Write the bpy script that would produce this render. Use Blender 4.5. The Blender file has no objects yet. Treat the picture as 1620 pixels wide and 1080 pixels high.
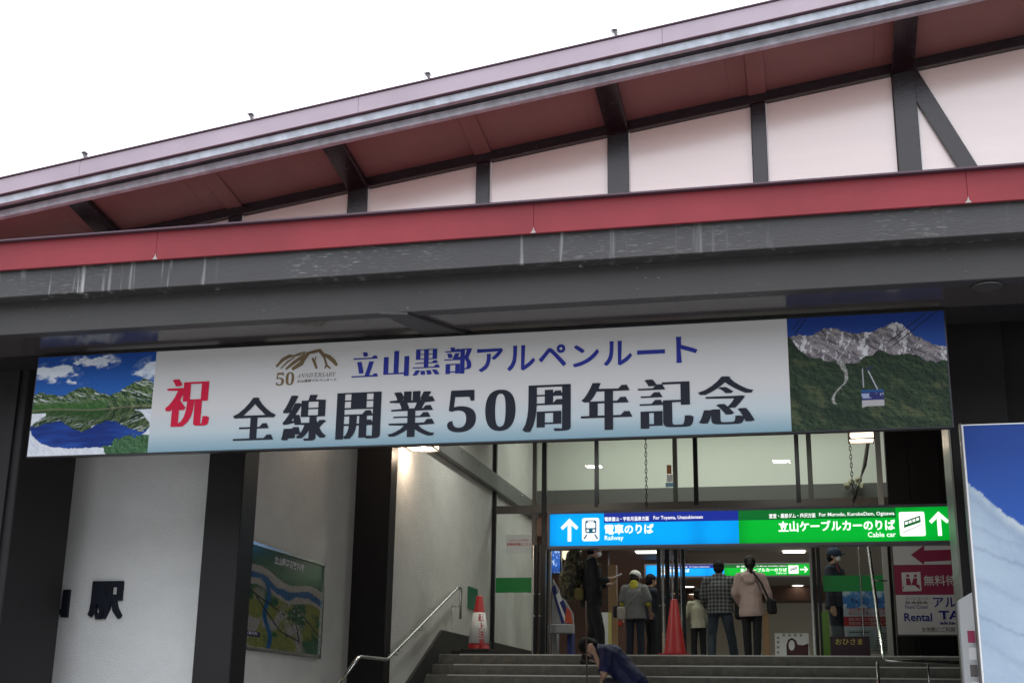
import bpy, bmesh, math, random
import numpy as np
from mathutils import Vector, Matrix
random.seed(7)
S = bpy.context.scene
C = S.collection
R = math.radians

# ------------------------------------------------------------------ camera
F = 2057.765          # focal length in photo pixels (1620 wide)
YAW, PIT, ROL = 0.234805717, 0.280392243, -0.0155262967
def _cam():
    cy, sy, cp, sp = math.cos(YAW), math.sin(YAW), math.cos(PIT), math.sin(PIT)
    fwd = Vector((-sy*cp, cy*cp, sp)); right = Vector((cy, sy, 0)); down = fwd.cross(right)
    c, s = math.cos(ROL), math.sin(ROL)
    return c*right + s*down, -s*right + c*down, fwd
CR, CD, CF = _cam()
EYE = Vector((0, 0, 1.6))
cam = bpy.data.cameras.new('camera'); camo = bpy.data.objects.new('camera', cam); C.objects.link(camo)
m3 = Matrix((CR, -CD, -CF)).transposed().to_4x4(); m3.translation = EYE
camo.matrix_world = m3
cam.sensor_width = 36; cam.lens = 36*F/1620; cam.clip_end = 2000; cam.clip_start = .05
S.camera = camo
def at(px, py, X=None, Y=None, Z=None):
    """world point seen at photo pixel px,py on the wall X=, Y= or floor Z="""
    d = CR*((px-810)/F) + CD*((py-540)/F) + CF
    t = Y/d.y if Y is not None else ((Z-1.6)/d.z if Z is not None else X/d.x)
    return EYE + d*t

# ------------------------------------------------------------------ world, sun, exposure
SUN_EL, SUN_AZ = 72, 200
W = bpy.data.worlds.new('World'); S.world = W; W.use_nodes = True
nt = W.node_tree; nt.nodes.clear()
sky = nt.nodes.new('ShaderNodeTexSky'); sky.sky_type = 'NISHITA'; sky.sun_disc = False
sky.sun_elevation = R(SUN_EL); sky.sun_rotation = R(SUN_AZ); sky.air_density = 1; sky.dust_density = 4
b1 = nt.nodes.new('ShaderNodeBackground'); b1.inputs[1].default_value = .06
cl = nt.nodes.new('ShaderNodeBackground'); cl.inputs[0].default_value = (.93, .955, 1, 1); cl.inputs[1].default_value = 1.28
ad = nt.nodes.new('ShaderNodeAddShader'); ow = nt.nodes.new('ShaderNodeOutputWorld')
nt.links.new(sky.outputs[0], b1.inputs[0]); nt.links.new(b1.outputs[0], ad.inputs[0]); nt.links.new(cl.outputs[0], ad.inputs[1])
nt.links.new(ad.outputs[0], ow.inputs[0])
sl = bpy.data.lights.new('sun', 'SUN'); sl.energy = .5; sl.angle = R(25); sl.color = (1, .985, .96)
so = bpy.data.objects.new('sun', sl); C.objects.link(so)
# sun behind the camera, high up
el, az = R(SUN_EL), R(-80)
sdir = Vector((math.cos(el)*math.cos(az), math.cos(el)*math.sin(az), math.sin(el)))
so.rotation_euler = sdir.to_track_quat('Z', 'Y').to_euler()
sky.sun_rotation = math.atan2(sdir.x, sdir.y)
vs = S.view_settings
vs.view_transform = 'Standard'; vs.look = 'None'; vs.exposure = 0.78; vs.gamma = 1; vs.use_curve_mapping = False
S.cycles.use_denoising = True
S.cycles.max_bounces = 8; S.cycles.transparent_max_bounces = 16
S.cycles.sample_clamp_indirect = 4

# ------------------------------------------------------------------ materials
MATS = {}
def mat(name, col, rough=.6, metal=0, bump=0, bscale=40, var=0, vscale=3, spec=.5, emit=None, estr=0, coat=0, stretch=(1, 1, 1), dirt=0):
    if name in MATS: return MATS[name]
    m = bpy.data.materials.new(name); m.use_nodes = True
    n = m.node_tree.nodes; l = m.node_tree.links; p = n['Principled BSDF']
    p.inputs['Base Color'].default_value = (*col, 1); p.inputs['Roughness'].default_value = rough
    p.inputs['Metallic'].default_value = metal; p.inputs['Specular IOR Level'].default_value = spec
    p.inputs['Coat Weight'].default_value = coat
    if emit: p.inputs['Emission Color'].default_value = (*emit, 1); p.inputs['Emission Strength'].default_value = estr
    if bump or var or dirt:
        tc = n.new('ShaderNodeNewGeometry'); mp = n.new('ShaderNodeMapping'); mp.inputs['Scale'].default_value = stretch
        l.new(tc.outputs['Position'], mp.inputs['Vector'])
    if bump:
        t = n.new('ShaderNodeTexNoise'); t.inputs['Scale'].default_value = bscale; t.inputs['Detail'].default_value = 5
        bp = n.new('ShaderNodeBump'); bp.inputs['Strength'].default_value = bump; bp.inputs['Distance'].default_value = .02
        l.new(mp.outputs[0], t.inputs['Vector']); l.new(t.outputs[0], bp.inputs['Height']); l.new(bp.outputs[0], p.inputs['Normal'])
    if var or dirt:
        t = n.new('ShaderNodeTexNoise'); t.inputs['Scale'].default_value = vscale; t.inputs['Detail'].default_value = 7; t.inputs['Roughness'].default_value = .65
        l.new(mp.outputs[0], t.inputs['Vector'])
        r = n.new('ShaderNodeValToRGB'); r.color_ramp.elements[0].position = .3; r.color_ramp.elements[1].position = .7
        a = [max(0, c*(1-var)) for c in col]; b = [min(1, c*(1+var)) for c in col]
        r.color_ramp.elements[0].color = (*a, 1); r.color_ramp.elements[1].color = (*b, 1)
        l.new(t.outputs[0], r.inputs[0]); l.new(r.outputs[0], p.inputs['Base Color'])
        rr = n.new('ShaderNodeMapRange'); rr.inputs[3].default_value = max(0, rough-.08); rr.inputs[4].default_value = min(1, rough+.1)
        l.new(t.outputs[0], rr.inputs[0]); l.new(rr.outputs[0], p.inputs['Roughness'])
    MATS[name] = m
    return m

def attr_mat(name, rough=.4, emit=0, spec=.5, coat=0):
    m = bpy.data.materials.new(name); m.use_nodes = True
    n = m.node_tree.nodes; l = m.node_tree.links; p = n['Principled BSDF']
    a = n.new('ShaderNodeAttribute'); a.attribute_name = 'print'
    l.new(a.outputs['Color'], p.inputs['Base Color']); p.inputs['Roughness'].default_value = rough
    p.inputs['Specular IOR Level'].default_value = spec; p.inputs['Coat Weight'].default_value = coat
    if emit: l.new(a.outputs['Color'], p.inputs['Emission Color']); p.inputs['Emission Strength'].default_value = emit
    return m
M_PRINT = attr_mat('printed_vinyl', .6, spec=.12)
M_PRINT_GLOW = attr_mat('backlit_print', .3, .58)
M_PRINT_GLOSS = attr_mat('glossy_print', .15, spec=.35)

def glass_mat(name, tint=(.93, .97, .94), refl=1.0):
    m = bpy.data.materials.new(name); m.use_nodes = True
    n = m.node_tree.nodes; l = m.node_tree.links; n.clear()
    o = n.new('ShaderNodeOutputMaterial'); mx = n.new('ShaderNodeMixShader'); tr = n.new('ShaderNodeBsdfTransparent')
    tr.inputs[0].default_value = (*tint, 1); g = n.new('ShaderNodeBsdfGlossy'); g.inputs['Roughness'].default_value = .01
    fr = n.new('ShaderNodeFresnel'); fr.inputs[0].default_value = 1.5
    l.new(fr.outputs[0], mx.inputs[0]); l.new(tr.outputs[0], mx.inputs[1]); l.new(g.outputs[0], mx.inputs[2]); l.new(mx.outputs[0], o.inputs[0])
    return m
M_GLASS = glass_mat('clear_glass')

def stained_beam(name, col, streak=True):
    """weathered dark paint: pale vertical lime runs plus horizontal flaking specks"""
    m = bpy.data.materials.new(name); m.use_nodes = True
    n = m.node_tree.nodes; l = m.node_tree.links; p = n['Principled BSDF']; p.inputs['Roughness'].default_value = .55
    g = n.new('ShaderNodeNewGeometry')
    def noise(scale, sx, sz, det=4):
        mp = n.new('ShaderNodeMapping'); mp.inputs['Scale'].default_value = (sx, 1, sz); l.new(g.outputs['Position'], mp.inputs[0])
        t = n.new('ShaderNodeTexNoise'); t.inputs['Scale'].default_value = scale; t.inputs['Detail'].default_value = det; l.new(mp.outputs[0], t.inputs[0]); return t.outputs[0]
    def ramp(v, a, b):
        r = n.new('ShaderNodeMapRange'); r.inputs[1].default_value = a; r.inputs[2].default_value = b; r.clamp = True; l.new(v, r.inputs[0]); return r.outputs[0]
    def mul(a, b):
        q = n.new('ShaderNodeMath'); q.operation = 'MULTIPLY'; l.new(a, q.inputs[0]); l.new(b, q.inputs[1]); return q.outputs[0]
    def mx(a, b):
        q = n.new('ShaderNodeMath'); q.operation = 'MAXIMUM'; l.new(a, q.inputs[0]); l.new(b, q.inputs[1]); return q.outputs[0]
    runs = mul(ramp(noise(16, 1, .06), .60, .74), ramp(noise(.9, 1, .2, 1), .47, .62))
    flk = mul(ramp(noise(14, 1, 4.5, 8), .56, .72), ramp(noise(1.1, 1, 1, 2), .45, .65))
    half = n.new('ShaderNodeMath'); half.operation = 'MULTIPLY'; half.inputs[1].default_value = .45; l.new(flk, half.inputs[0])
    fac = mx(runs, half.outputs[0]) if streak else mul(ramp(noise(22, 1, 2, 6), .66, .76), ramp(noise(1.6, 1, 1, 2), .5, .65))
    base = n.new('ShaderNodeMixRGB'); base.inputs[1].default_value = (*[c*.8 for c in col], 1); base.inputs[2].default_value = (*[c*1.25 for c in col], 1); l.new(noise(2.2, 1, 1, 6), base.inputs[0])
    mixc = n.new('ShaderNodeMixRGB'); mixc.inputs[2].default_value = (.42, .42, .41, 1); l.new(base.outputs[0], mixc.inputs[1])
    hm = n.new('ShaderNodeMath'); hm.operation = 'MULTIPLY'; hm.inputs[1].default_value = .6; l.new(fac, hm.inputs[0]); l.new(hm.outputs[0], mixc.inputs[0])
    l.new(mixc.outputs[0], p.inputs['Base Color'])
    bp = n.new('ShaderNodeBump'); bp.inputs['Strength'].default_value = .25; bp.inputs['Distance'].default_value = .01
    l.new(noise(30, 1, 3, 5), bp.inputs['Height']); l.new(bp.outputs[0], p.inputs['Normal'])
    return m

M_BEAM_UP = stained_beam('weathered_beam_paint', (.0285, .027, .0285))
M_BEAM_LO = stained_beam('lower_beam_paint', (.028, .0255, .0255), False)
M_RED = mat('red_fascia_paint', (.205, .029, .037), .55, var=.16, vscale=1.1, bump=.15, bscale=3, spec=.22)
M_PINK = mat('faded_maroon_flashing', (.30, .24, .29), .35, var=.12, vscale=1.4, bump=.04, bscale=5, spec=.8)
M_DARKTRIM = mat('dark_purple_trim', (.06, .03, .045), .5)
M_VERGE = mat('blue_grey_verge_paint', (.41, .455, .51), .5, var=.30, vscale=7, bump=.2, bscale=22, spec=.35)
M_SOFFIT = mat('maroon_eave_soffit', (.20, .105, .098), .5, var=.10, vscale=2, bump=.06, bscale=5)
M_TIMBER = mat('dark_brown_timber_paint', (.014, .009, .012), .24, var=.3, vscale=9, bump=.07, bscale=30, stretch=(1, 1, 3), spec=.5)
M_PANELW = mat('white_wall_board', (.67, .555, .52), .22, var=.055, vscale=2.2, bump=.05, bscale=40, stretch=(.15, 1, 2), spec=1, coat=1)
M_PANELW.node_tree.nodes['Principled BSDF'].inputs['Coat IOR'].default_value = 1.52
M_PANELW.node_tree.nodes['Principled BSDF'].inputs['Coat Roughness'].default_value = .16
M_COL = mat('near_black_column_paint', (.013, .011, .012), .5, spec=.22, var=.15, vscale=4, bump=.08, bscale=15)
M_STUCCO = mat('cream_stucco', (.60, .585, .56), .9, bump=.55, bscale=48, stretch=(1, 1, 1.5), var=.07, vscale=2)
M_STUCCO_G = mat('grey_white_stucco', (.62, .62, .615), .92, bump=.6, bscale=48, stretch=(1, 1, 1.5), var=.05, vscale=2)
M_GLOSSY = mat('glossy_brown_underside', (.05, .042, .042), .16, spec=.9, var=.1, vscale=6, bump=.03, bscale=9)
M_CEIL = mat('dark_porch_ceiling', (.10, .09, .085), .7)
M_BASEB = mat('black_stone_skirting', (.035, .035, .037), .35, var=.3, vscale=12)
M_STEEL = mat('brushed_steel', (.62, .62, .62), .22, 1, bump=.03, bscale=80)
M_FRAME = mat('bronze_window_frame', (.11, .10, .095), .35, .6)
M_FRAMEB = mat('black_window_frame', (.015, .016, .02), .3, .4)
M_STEP = mat('dark_stair_stone', (.21, .205, .185), .55, bump=.25, bscale=60, var=.28, vscale=9)
M_NOSE = mat('steel_stair_nosing', (.80, .80, .77), .45, .2)
M_LAND = mat('landing_stone', (.16, .155, .145), .45, var=.2, vscale=6)
M_ASPH = mat('wet_paving', (.30, .295, .285), .35, bump=.4, bscale=90, var=.3, vscale=1.2)
M_WALLIN = mat('pale_interior_wall', (.66, .68, .62), .8, var=.02, vscale=1)
M_CREAM = mat('cream_hall_wall', (.56, .53, .44), .7)
M_BROWNW = mat('brown_wood_wall', (.12, .06, .042), .5, var=.2, vscale=5, stretch=(4, 4, .5))
M_BROWNC = mat('brown_hall_ceiling', (.22, .12, .09), .6)
M_BEIGEC = mat('beige_hall_ceiling', (.36, .32, .27), .7)
M_WOODL = mat('light_wood_post', (.42, .26, .13), .45, var=.15, vscale=10, stretch=(5, 5, .4))
M_WHITE = mat('white_paint', (.78, .78, .78), .5)
M_PAPER = mat('white_paper', (.72, .72, .73), .7)
M_BLACK = mat('black_print', (.010, .012, .020), .6, spec=.15)
M_NAVY = mat('navy_print', (.015, .022, .19), .6, spec=.15)
M_REDP = mat('crimson_print', (.40, .008, .035), .6, spec=.12)
M_REDT = mat('red_print', (.55, .03, .03), .5)
M_GOLD = mat('bronze_print', (.13, .09, .05), .6, spec=.12)
M_GREYP = mat('grey_print', (.07, .06, .05), .5)
M_WHITEP = mat('white_letter_print', (.62, .60, .62), .5)
M_MAROON = mat('maroon_sign_print', (.22, .012, .055), .4)
M_GREENF = mat('green_glass_film', (.01, .23, .05), .3)
M_SIGNFR = mat('sign_box_aluminium', (.30, .30, .34), .35, .7)
M_CONE = mat('red_cone_plastic', (.42, .010, .014), .45, var=.08, vscale=9)
M_RUBBER = mat('black_rubber', (.02, .02, .022), .7)
def glow(name, col, s): return mat(name, (.02, .02, .02), .4, emit=col, estr=s)
M_GW = glow('backlit_white', (1, 1, 1), .72)
M_GB = glow('backlit_sky_blue', (0, .36, .92), .5)
M_GBD = glow('backlit_navy', (.01, .03, .36), .5)
M_GG = glow('backlit_green', (0, .42, .035), .5)
M_GGD = glow('backlit_dark_green', (0, .17, .025), .5)
M_GT = glow('backlit_pictogram_teal', (.0, .20, .36), .3)
M_GGT = glow('backlit_pictogram_green', (.0, .25, .04), .3)
M_LAMPG = glow('lantern_diffuser', (1, .80, .60), 1.8)
M_DOWN = glow('downlight_diffuser', (1, .93, .8), 2.5)

# ------------------------------------------------------------------ object helpers
def wloc(o):
    v = Vector((0, 0, 0))
    while o is not None: v += o.location; o = o.parent
    return v
def link(name, me, parent=None, loc=None):
    o = bpy.data.objects.new(name, me); C.objects.link(o)
    if parent is not None: o.parent = parent
    return o
def tag(o, label=None, cat=None, group=None, kind=None):
    if label: o['label'] = label
    if cat: o['category'] = cat
    if group: o['group'] = group
    if kind: o['kind'] = kind
    return o
def thing(name, label, cat, loc=(0, 0, 0), group=None):
    o = bpy.data.objects.new(name, None); C.objects.link(o); o.location = loc; o.empty_display_size = .1
    return tag(o, label, cat, group)
def mesh_obj(name, verts, faces, m, parent=None, smooth=False):
    """verts in world space; stored relative to the parent"""
    off = wloc(parent) if parent is not None else Vector((0, 0, 0))
    me = bpy.data.meshes.new(name)
    me.from_pydata([tuple(Vector(v)-off) for v in verts], [], faces); me.update()
    if m: me.materials.append(m)
    if smooth: me.polygons.foreach_set('use_smooth', [True]*len(me.polygons))
    return link(name, me, parent)
BF = [(0, 1, 2, 3), (7, 6, 5, 4), (0, 4, 5, 1), (1, 5, 6, 2), (2, 6, 7, 3), (3, 7, 4, 0)]
def bm_obj(name, bm, m, parent=None, smooth=False):
    off = wloc(parent) if parent is not None else Vector((0, 0, 0))
    bmesh.ops.translate(bm, verts=bm.verts, vec=-off)
    bmesh.ops.recalc_face_normals(bm, faces=bm.faces)
    me = bpy.data.meshes.new(name); bm.to_mesh(me); bm.free()
    if m: me.materials.append(m)
    if smooth:
        me.polygons.foreach_set('use_smooth', [True]*len(me.polygons))
    return link(name, me, parent)
def hexa(name, pts, m, parent=None, bev=0):
    """pts: 8 corners, bottom loop then top loop"""
    bm = bmesh.new(); vs_ = [bm.verts.new(p) for p in pts]
    for f in BF: bm.faces.new([vs_[i] for i in f])
    if bev: bmesh.ops.bevel(bm, geom=bm.edges[:], offset=bev, segments=1, affect='EDGES')
    return bm_obj(name, bm, m, parent)
def box(name, x0, x1, y0, y1, z0, z1, m, parent=None, bev=0):
    return hexa(name, [(x0, y0, z0), (x0, y1, z0), (x1, y1, z0), (x1, y0, z0), (x0, y0, z1), (x0, y1, z1), (x1, y1, z1), (x1, y0, z1)], m, parent, bev)
def rake(name, x0, x1, y0, y1, cb, ct, m, parent=None, bev=0, s=.14):
    """beam following the gable slope: z = c + s*x"""
    return hexa(name, [(x0, y0, cb+s*x0), (x0, y1, cb+s*x0), (x1, y1, cb+s*x1), (x1, y0, cb+s*x1), (x0, y0, ct+s*x0), (x0, y1, ct+s*x0), (x1, y1, ct+s*x1), (x1, y0, ct+s*x1)], m, parent, bev)
def prism(name, outline, y0, y1, m, parent=None, bev=0):
    """outline [(x,z)] extruded from y0 to y1"""
    bm = bmesh.new(); a = [bm.verts.new((x, y0, z)) for x, z in outline]; b = [bm.verts.new((x, y1, z)) for x, z in outline]
    k = len(a); bm.faces.new(a); bm.faces.new(b[::-1])
    for i in range(k): bm.faces.new((a[i], b[i], b[(i+1) % k], a[(i+1) % k]))
    if bev: bmesh.ops.bevel(bm, geom=bm.edges[:], offset=bev, segments=1, affect='EDGES')
    return bm_obj(name, bm, m, parent)
def tube_bm(bm, pts, r, seg=10, r2=None):
    pts = [Vector(p) for p in pts]; rings = []
    for i, p in enumerate(pts):
        d = (pts[min(i+1, len(pts)-1)]-pts[max(i-1, 0)]).normalized()
        u = d.cross(Vector((0, 0, 1))) if abs(d.z) < .95 else d.cross(Vector((1, 0, 0)))
        u.normalize(); v = d.cross(u); rr = r if r2 is None else r+(r2-r)*i/(len(pts)-1)
        rings.append([bm.verts.new(p+u*math.cos(2*math.pi*k/seg)*rr+v*math.sin(2*math.pi*k/seg)*rr) for k in range(seg)])
    for a, b in zip(rings, rings[1:]):
        for k in range(seg): bm.faces.new((a[k], a[(k+1) % seg], b[(k+1) % seg], b[k]))
    bm.faces.new(rings[0][::-1]); bm.faces.new(rings[-1])
def tube(name, pts, r, m, parent=None, seg=10, r2=None):
    bm = bmesh.new(); tube_bm(bm, pts, r, seg, r2); return bm_obj(name, bm, m, parent, True)
def bend(pts, rad=.06, n=5):
    pts = [Vector(p) for p in pts]; out = [pts[0]]
    for a, b, c in zip(pts, pts[1:], pts[2:]):
        p0 = b+(a-b).normalized()*rad; p2 = b+(c-b).normalized()*rad
        for i in range(n+1):
            t = i/n; out.append(p0*(1-t)**2+b*2*t*(1-t)+p2*t*t)
    return out+[pts[-1]]
def lathe(name, prof, c, m, parent=None, seg=24, smooth=True):
    bm = bmesh.new(); rings = []
    for r, z in prof: rings.append([bm.verts.new((c[0]+math.cos(2*math.pi*k/seg)*r, c[1]+math.sin(2*math.pi*k/seg)*r, c[2]+z)) for k in range(seg)])
    for a, b in zip(rings, rings[1:]):
        for k in range(seg): bm.faces.new((a[k], a[(k+1) % seg], b[(k+1) % seg], b[k]))
    bm.faces.new(rings[0][::-1]); bm.faces.new(rings[-1])
    return bm_obj(name, bm, m, parent, smooth)

# ------------------------------------------------------------------ lettering
def glyph_loops(s, style):
    """outline loops of the text; 'mincho' thickens uprights, thins cross strokes and adds triangular ends"""
    cu = bpy.data.curves.new('t', 'FONT'); cu.body = s; cu.resolution_u = 5 if style else 2
    o = bpy.data.objects.new('t', cu); C.objects.link(o)
    dg = bpy.context.evaluated_depsgraph_get(); dg.update()
    c2 = o.to_curve(dg); loops = []
    for sp in c2.splines:
        if sp.type == 'BEZIER':
            b = sp.bezier_points; k = len(b); pts = []; res = 4 if style else 2
            for i in range(k):
                p0, h0, h1, p1 = b[i].co, b[i].handle_right, b[(i+1) % k].handle_left, b[(i+1) % k].co
                straight = abs((h0-p0).cross(p1-p0).length) < 1e-5 and abs((h1-p1).cross(p1-p0).length) < 1e-5
                for j in range(1 if straight else res):
                    t = j/res; q = p0*(1-t)**3+h0*3*t*(1-t)**2+h1*3*t*t*(1-t)+p1*t**3; pts.append((q.x, q.y))
        else: pts = [(q.co.x, q.co.y) for q in sp.points]
        cl_ = []
        for q in pts:
            if not cl_ or (abs(q[0]-cl_[-1][0])+abs(q[1]-cl_[-1][1])) > 1e-4: cl_.append(q)
        if len(cl_) > 2: loops.append(cl_)
    o.to_curve_clear(); bpy.data.objects.remove(o); bpy.data.curves.remove(cu)
    return loops
def offset_loops(loops, wx, wy, serif=False):
    if not loops: return loops
    # orientation: outer loops of the font run one way; signed area of the biggest loop tells which
    def area(l): return sum(a[0]*b[1]-b[0]*a[1] for a, b in zip(l, l[1:]+l[:1]))/2
    sgn = 1 if area(max(loops, key=lambda q: abs(area(q)))) > 0 else -1
    out = []
    for l in loops:
        k = len(l); nl = []
        for i in range(k):
            a, b, c = l[i-1], l[i], l[(i+1) % k]
            def nrm(p, q):
                dx, dy = q[0]-p[0], q[1]-p[1]; L = math.hypot(dx, dy) or 1; return (dy/L*sgn, -dx/L*sgn)
            n1, n2 = nrm(a, b), nrm(b, c)
            # separate limits for upright and level edges
            ox = max((n1[0], n2[0]), key=abs); oy = max((n1[1], n2[1]), key=abs)
            if n1[0]*n2[0] < -.3: ox = (n1[0]+n2[0])/2
            if n1[1]*n2[1] < -.3: oy = (n1[1]+n2[1])/2
            nl.append((b[0]+ox*wx, b[1]+oy*wy))
        if serif:
            res = []
            for i in range(k):
                p, q = nl[i], nl[(i+1) % k]; res.append(p)
                a, b, c, d = l[i-1], l[i], l[(i+1) % k], l[(i+2) % k]
                # a short upright edge that closes the right end of a long level stroke
                if abs(b[0]-c[0]) < .012 and .035 < abs(b[1]-c[1]) < .11:
                    nx = (c[1]-b[1])*sgn
                    if nx > 0 and abs(a[1]-b[1]) < .012 and abs(c[1]-d[1]) < .012 and min(abs(a[0]-b[0]), abs(d[0]-c[0])) > .10 and a[0] < b[0] and d[0] < c[0]:
                        up = q if q[1] > p[1] else p; lo = p if up is q else q
                        tri = [(up[0]+.012, lo[1]), (up[0]-.05, up[1]+.075), (up[0]-.125, up[1])]
                        if up is p:
                            res.pop(); res += [tri[2], tri[1], tri[0]]
                        else:
                            res += tri; nl[(i+1) % k] = tri[2]
                            continue
            out.append(res)
        else: out.append(nl)
    return out
def text(name, s, x0, x1, z0, z1, Y, m, parent, style=None, w=0, depth=0, face='front', shear=0):
    """flat lettering fitted into a rectangle on the plane Y (or X when face='side'; then x0,x1 are Y values)"""
    loops = glyph_loops(s, style)
    shifts = [0]
    if style == 'mincho': loops = offset_loops(loops, 0, -.016, True); shifts = [-.046, -.023, 0, .023, .046]
    elif w: loops = offset_loops(loops, w, w)
    xs = [p[0] for l in loops for p in l]; ys = [p[1] for l in loops for p in l]
    ax, bx, ay, by = min(xs), max(xs), min(ys), max(ys)
    ax += min(shifts); bx += max(shifts); parts_ = []
    for si, sh_ in enumerate(shifts):
        cu = bpy.data.curves.new('t', 'CURVE'); cu.dimensions = '2D'; cu.fill_mode = 'BOTH' if depth else 'FRONT'; cu.extrude = depth/2
        if depth: cu.bevel_depth = depth*.12; cu.bevel_resolution = 1
        for l in loops:
            sp = cu.splines.new('POLY'); sp.points.add(len(l)-1); sp.use_cyclic_u = True
            fl = []
            for px, py in l:
                u = (px+sh_-ax)/(bx-ax); v = (py-ay)/(by-ay)
                fl += [(u+shear*v)*(x1-x0), v*(z1-z0), 0, 1]
            sp.points.foreach_set('co', fl)
        o = bpy.data.objects.new('t', cu); C.objects.link(o)
        dg = bpy.context.evaluated_depsgraph_get(); dg.update()
        me = bpy.data.meshes.new_from_object(o.evaluated_get(dg)); bpy.data.objects.remove(o); bpy.data.curves.remove(cu)
        me.transform(Matrix.Translation((0, 0, si*.0003))); parts_.append(me)
    if len(parts_) > 1:
        bm = bmesh.new()
        for me in parts_: bm.from_mesh(me)
        me = parts_[0]; bm.to_mesh(me); bm.free()
    off = wloc(parent)
    if face == 'front': T = Matrix(((1, 0, 0, x0), (0, 0, -1, Y), (0, 1, 0, z0), (0, 0, 0, 1)))
    else: T = Matrix(((0, 0, 1, Y), (1, 0, 0, x0), (0, 1, 0, z0), (0, 0, 0, 1)))   # on a wall facing +X
    me.transform(Matrix.Translation(-off) @ T); me.materials.clear(); me.materials.append(m); me.name = name
    return link(name, me, parent)
def ptext(name, s, p0, p1, Y, m, parent, **k):
    """lettering between photo points p0 (bottom left) and p1 (top right) of the plane Y"""
    a, b = at(*p0, Y=Y), at(*p1, Y=Y)
    return text(name, s, a.x, b.x, a.z, b.z, Y, m, parent, **k)

# ------------------------------------------------------------------ printed pictures
rng = np.random.default_rng(5)
def vnoise(u, v, seed):
    r = np.random.default_rng(seed).random((64, 64)); x = u % 63; y = v % 63
    i, j = np.minimum(np.floor(x).astype(int), 62), np.minimum(np.floor(y).astype(int), 62); fx, fy = x-i, y-j
    fx = fx*fx*(3-2*fx); fy = fy*fy*(3-2*fy)
    return (r[i, j]*(1-fx)+r[i+1, j]*fx)*(1-fy)+(r[i, j+1]*(1-fx)+r[i+1, j+1]*fx)*fy
def fbm(u, v, f, seed, octv=5, gain=.5):
    a, s, t = 1, 0, 0
    for k in range(octv): s = s+a*vnoise(u*f+k*7.3, v*f+k*3.1, seed+k); t += a; a *= gain; f *= 2
    return s/t
def mixc(a, b, t): return a*(1-t[..., None])+np.asarray(b)*t[..., None]
def st(x, a, b): return np.clip((x-a)/(b-a), 0, 1)
def picture(name, x0, x1, z0, z1, Y, nx, nz, fn, m, parent, face='front'):
    u, v = np.meshgrid(np.linspace(0, 1, nx), np.linspace(0, 1, nz)); col = fn(u, v)
    off = np.array(wloc(parent)); co = np.zeros((nz, nx, 3))
    if face == 'front': co[..., 0] = x0+(x1-x0)*u; co[..., 1] = Y
    else: co[..., 1] = x0+(x1-x0)*u; co[..., 0] = Y
    co[..., 2] = z0+(z1-z0)*v; co -= off
    i = np.arange(nx*nz).reshape(nz, nx); q = np.stack([i[:-1, :-1], i[:-1, 1:], i[1:, 1:], i[1:, :-1]], -1).reshape(-1, 4)
    me = bpy.data.meshes.new(name); me.from_pydata(co.reshape(-1, 3).tolist(), [], q.tolist())
    at_ = me.color_attributes.new('print', 'FLOAT_COLOR', 'POINT')
    rgba = np.ones((nx*nz, 4), np.float32); rgba[:, :3] = np.clip(col.reshape(-1, 3), 0, 1); at_.data.foreach_set('color', rgba.ravel())
    me.materials.append(m); return link(name, me, parent)

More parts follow.
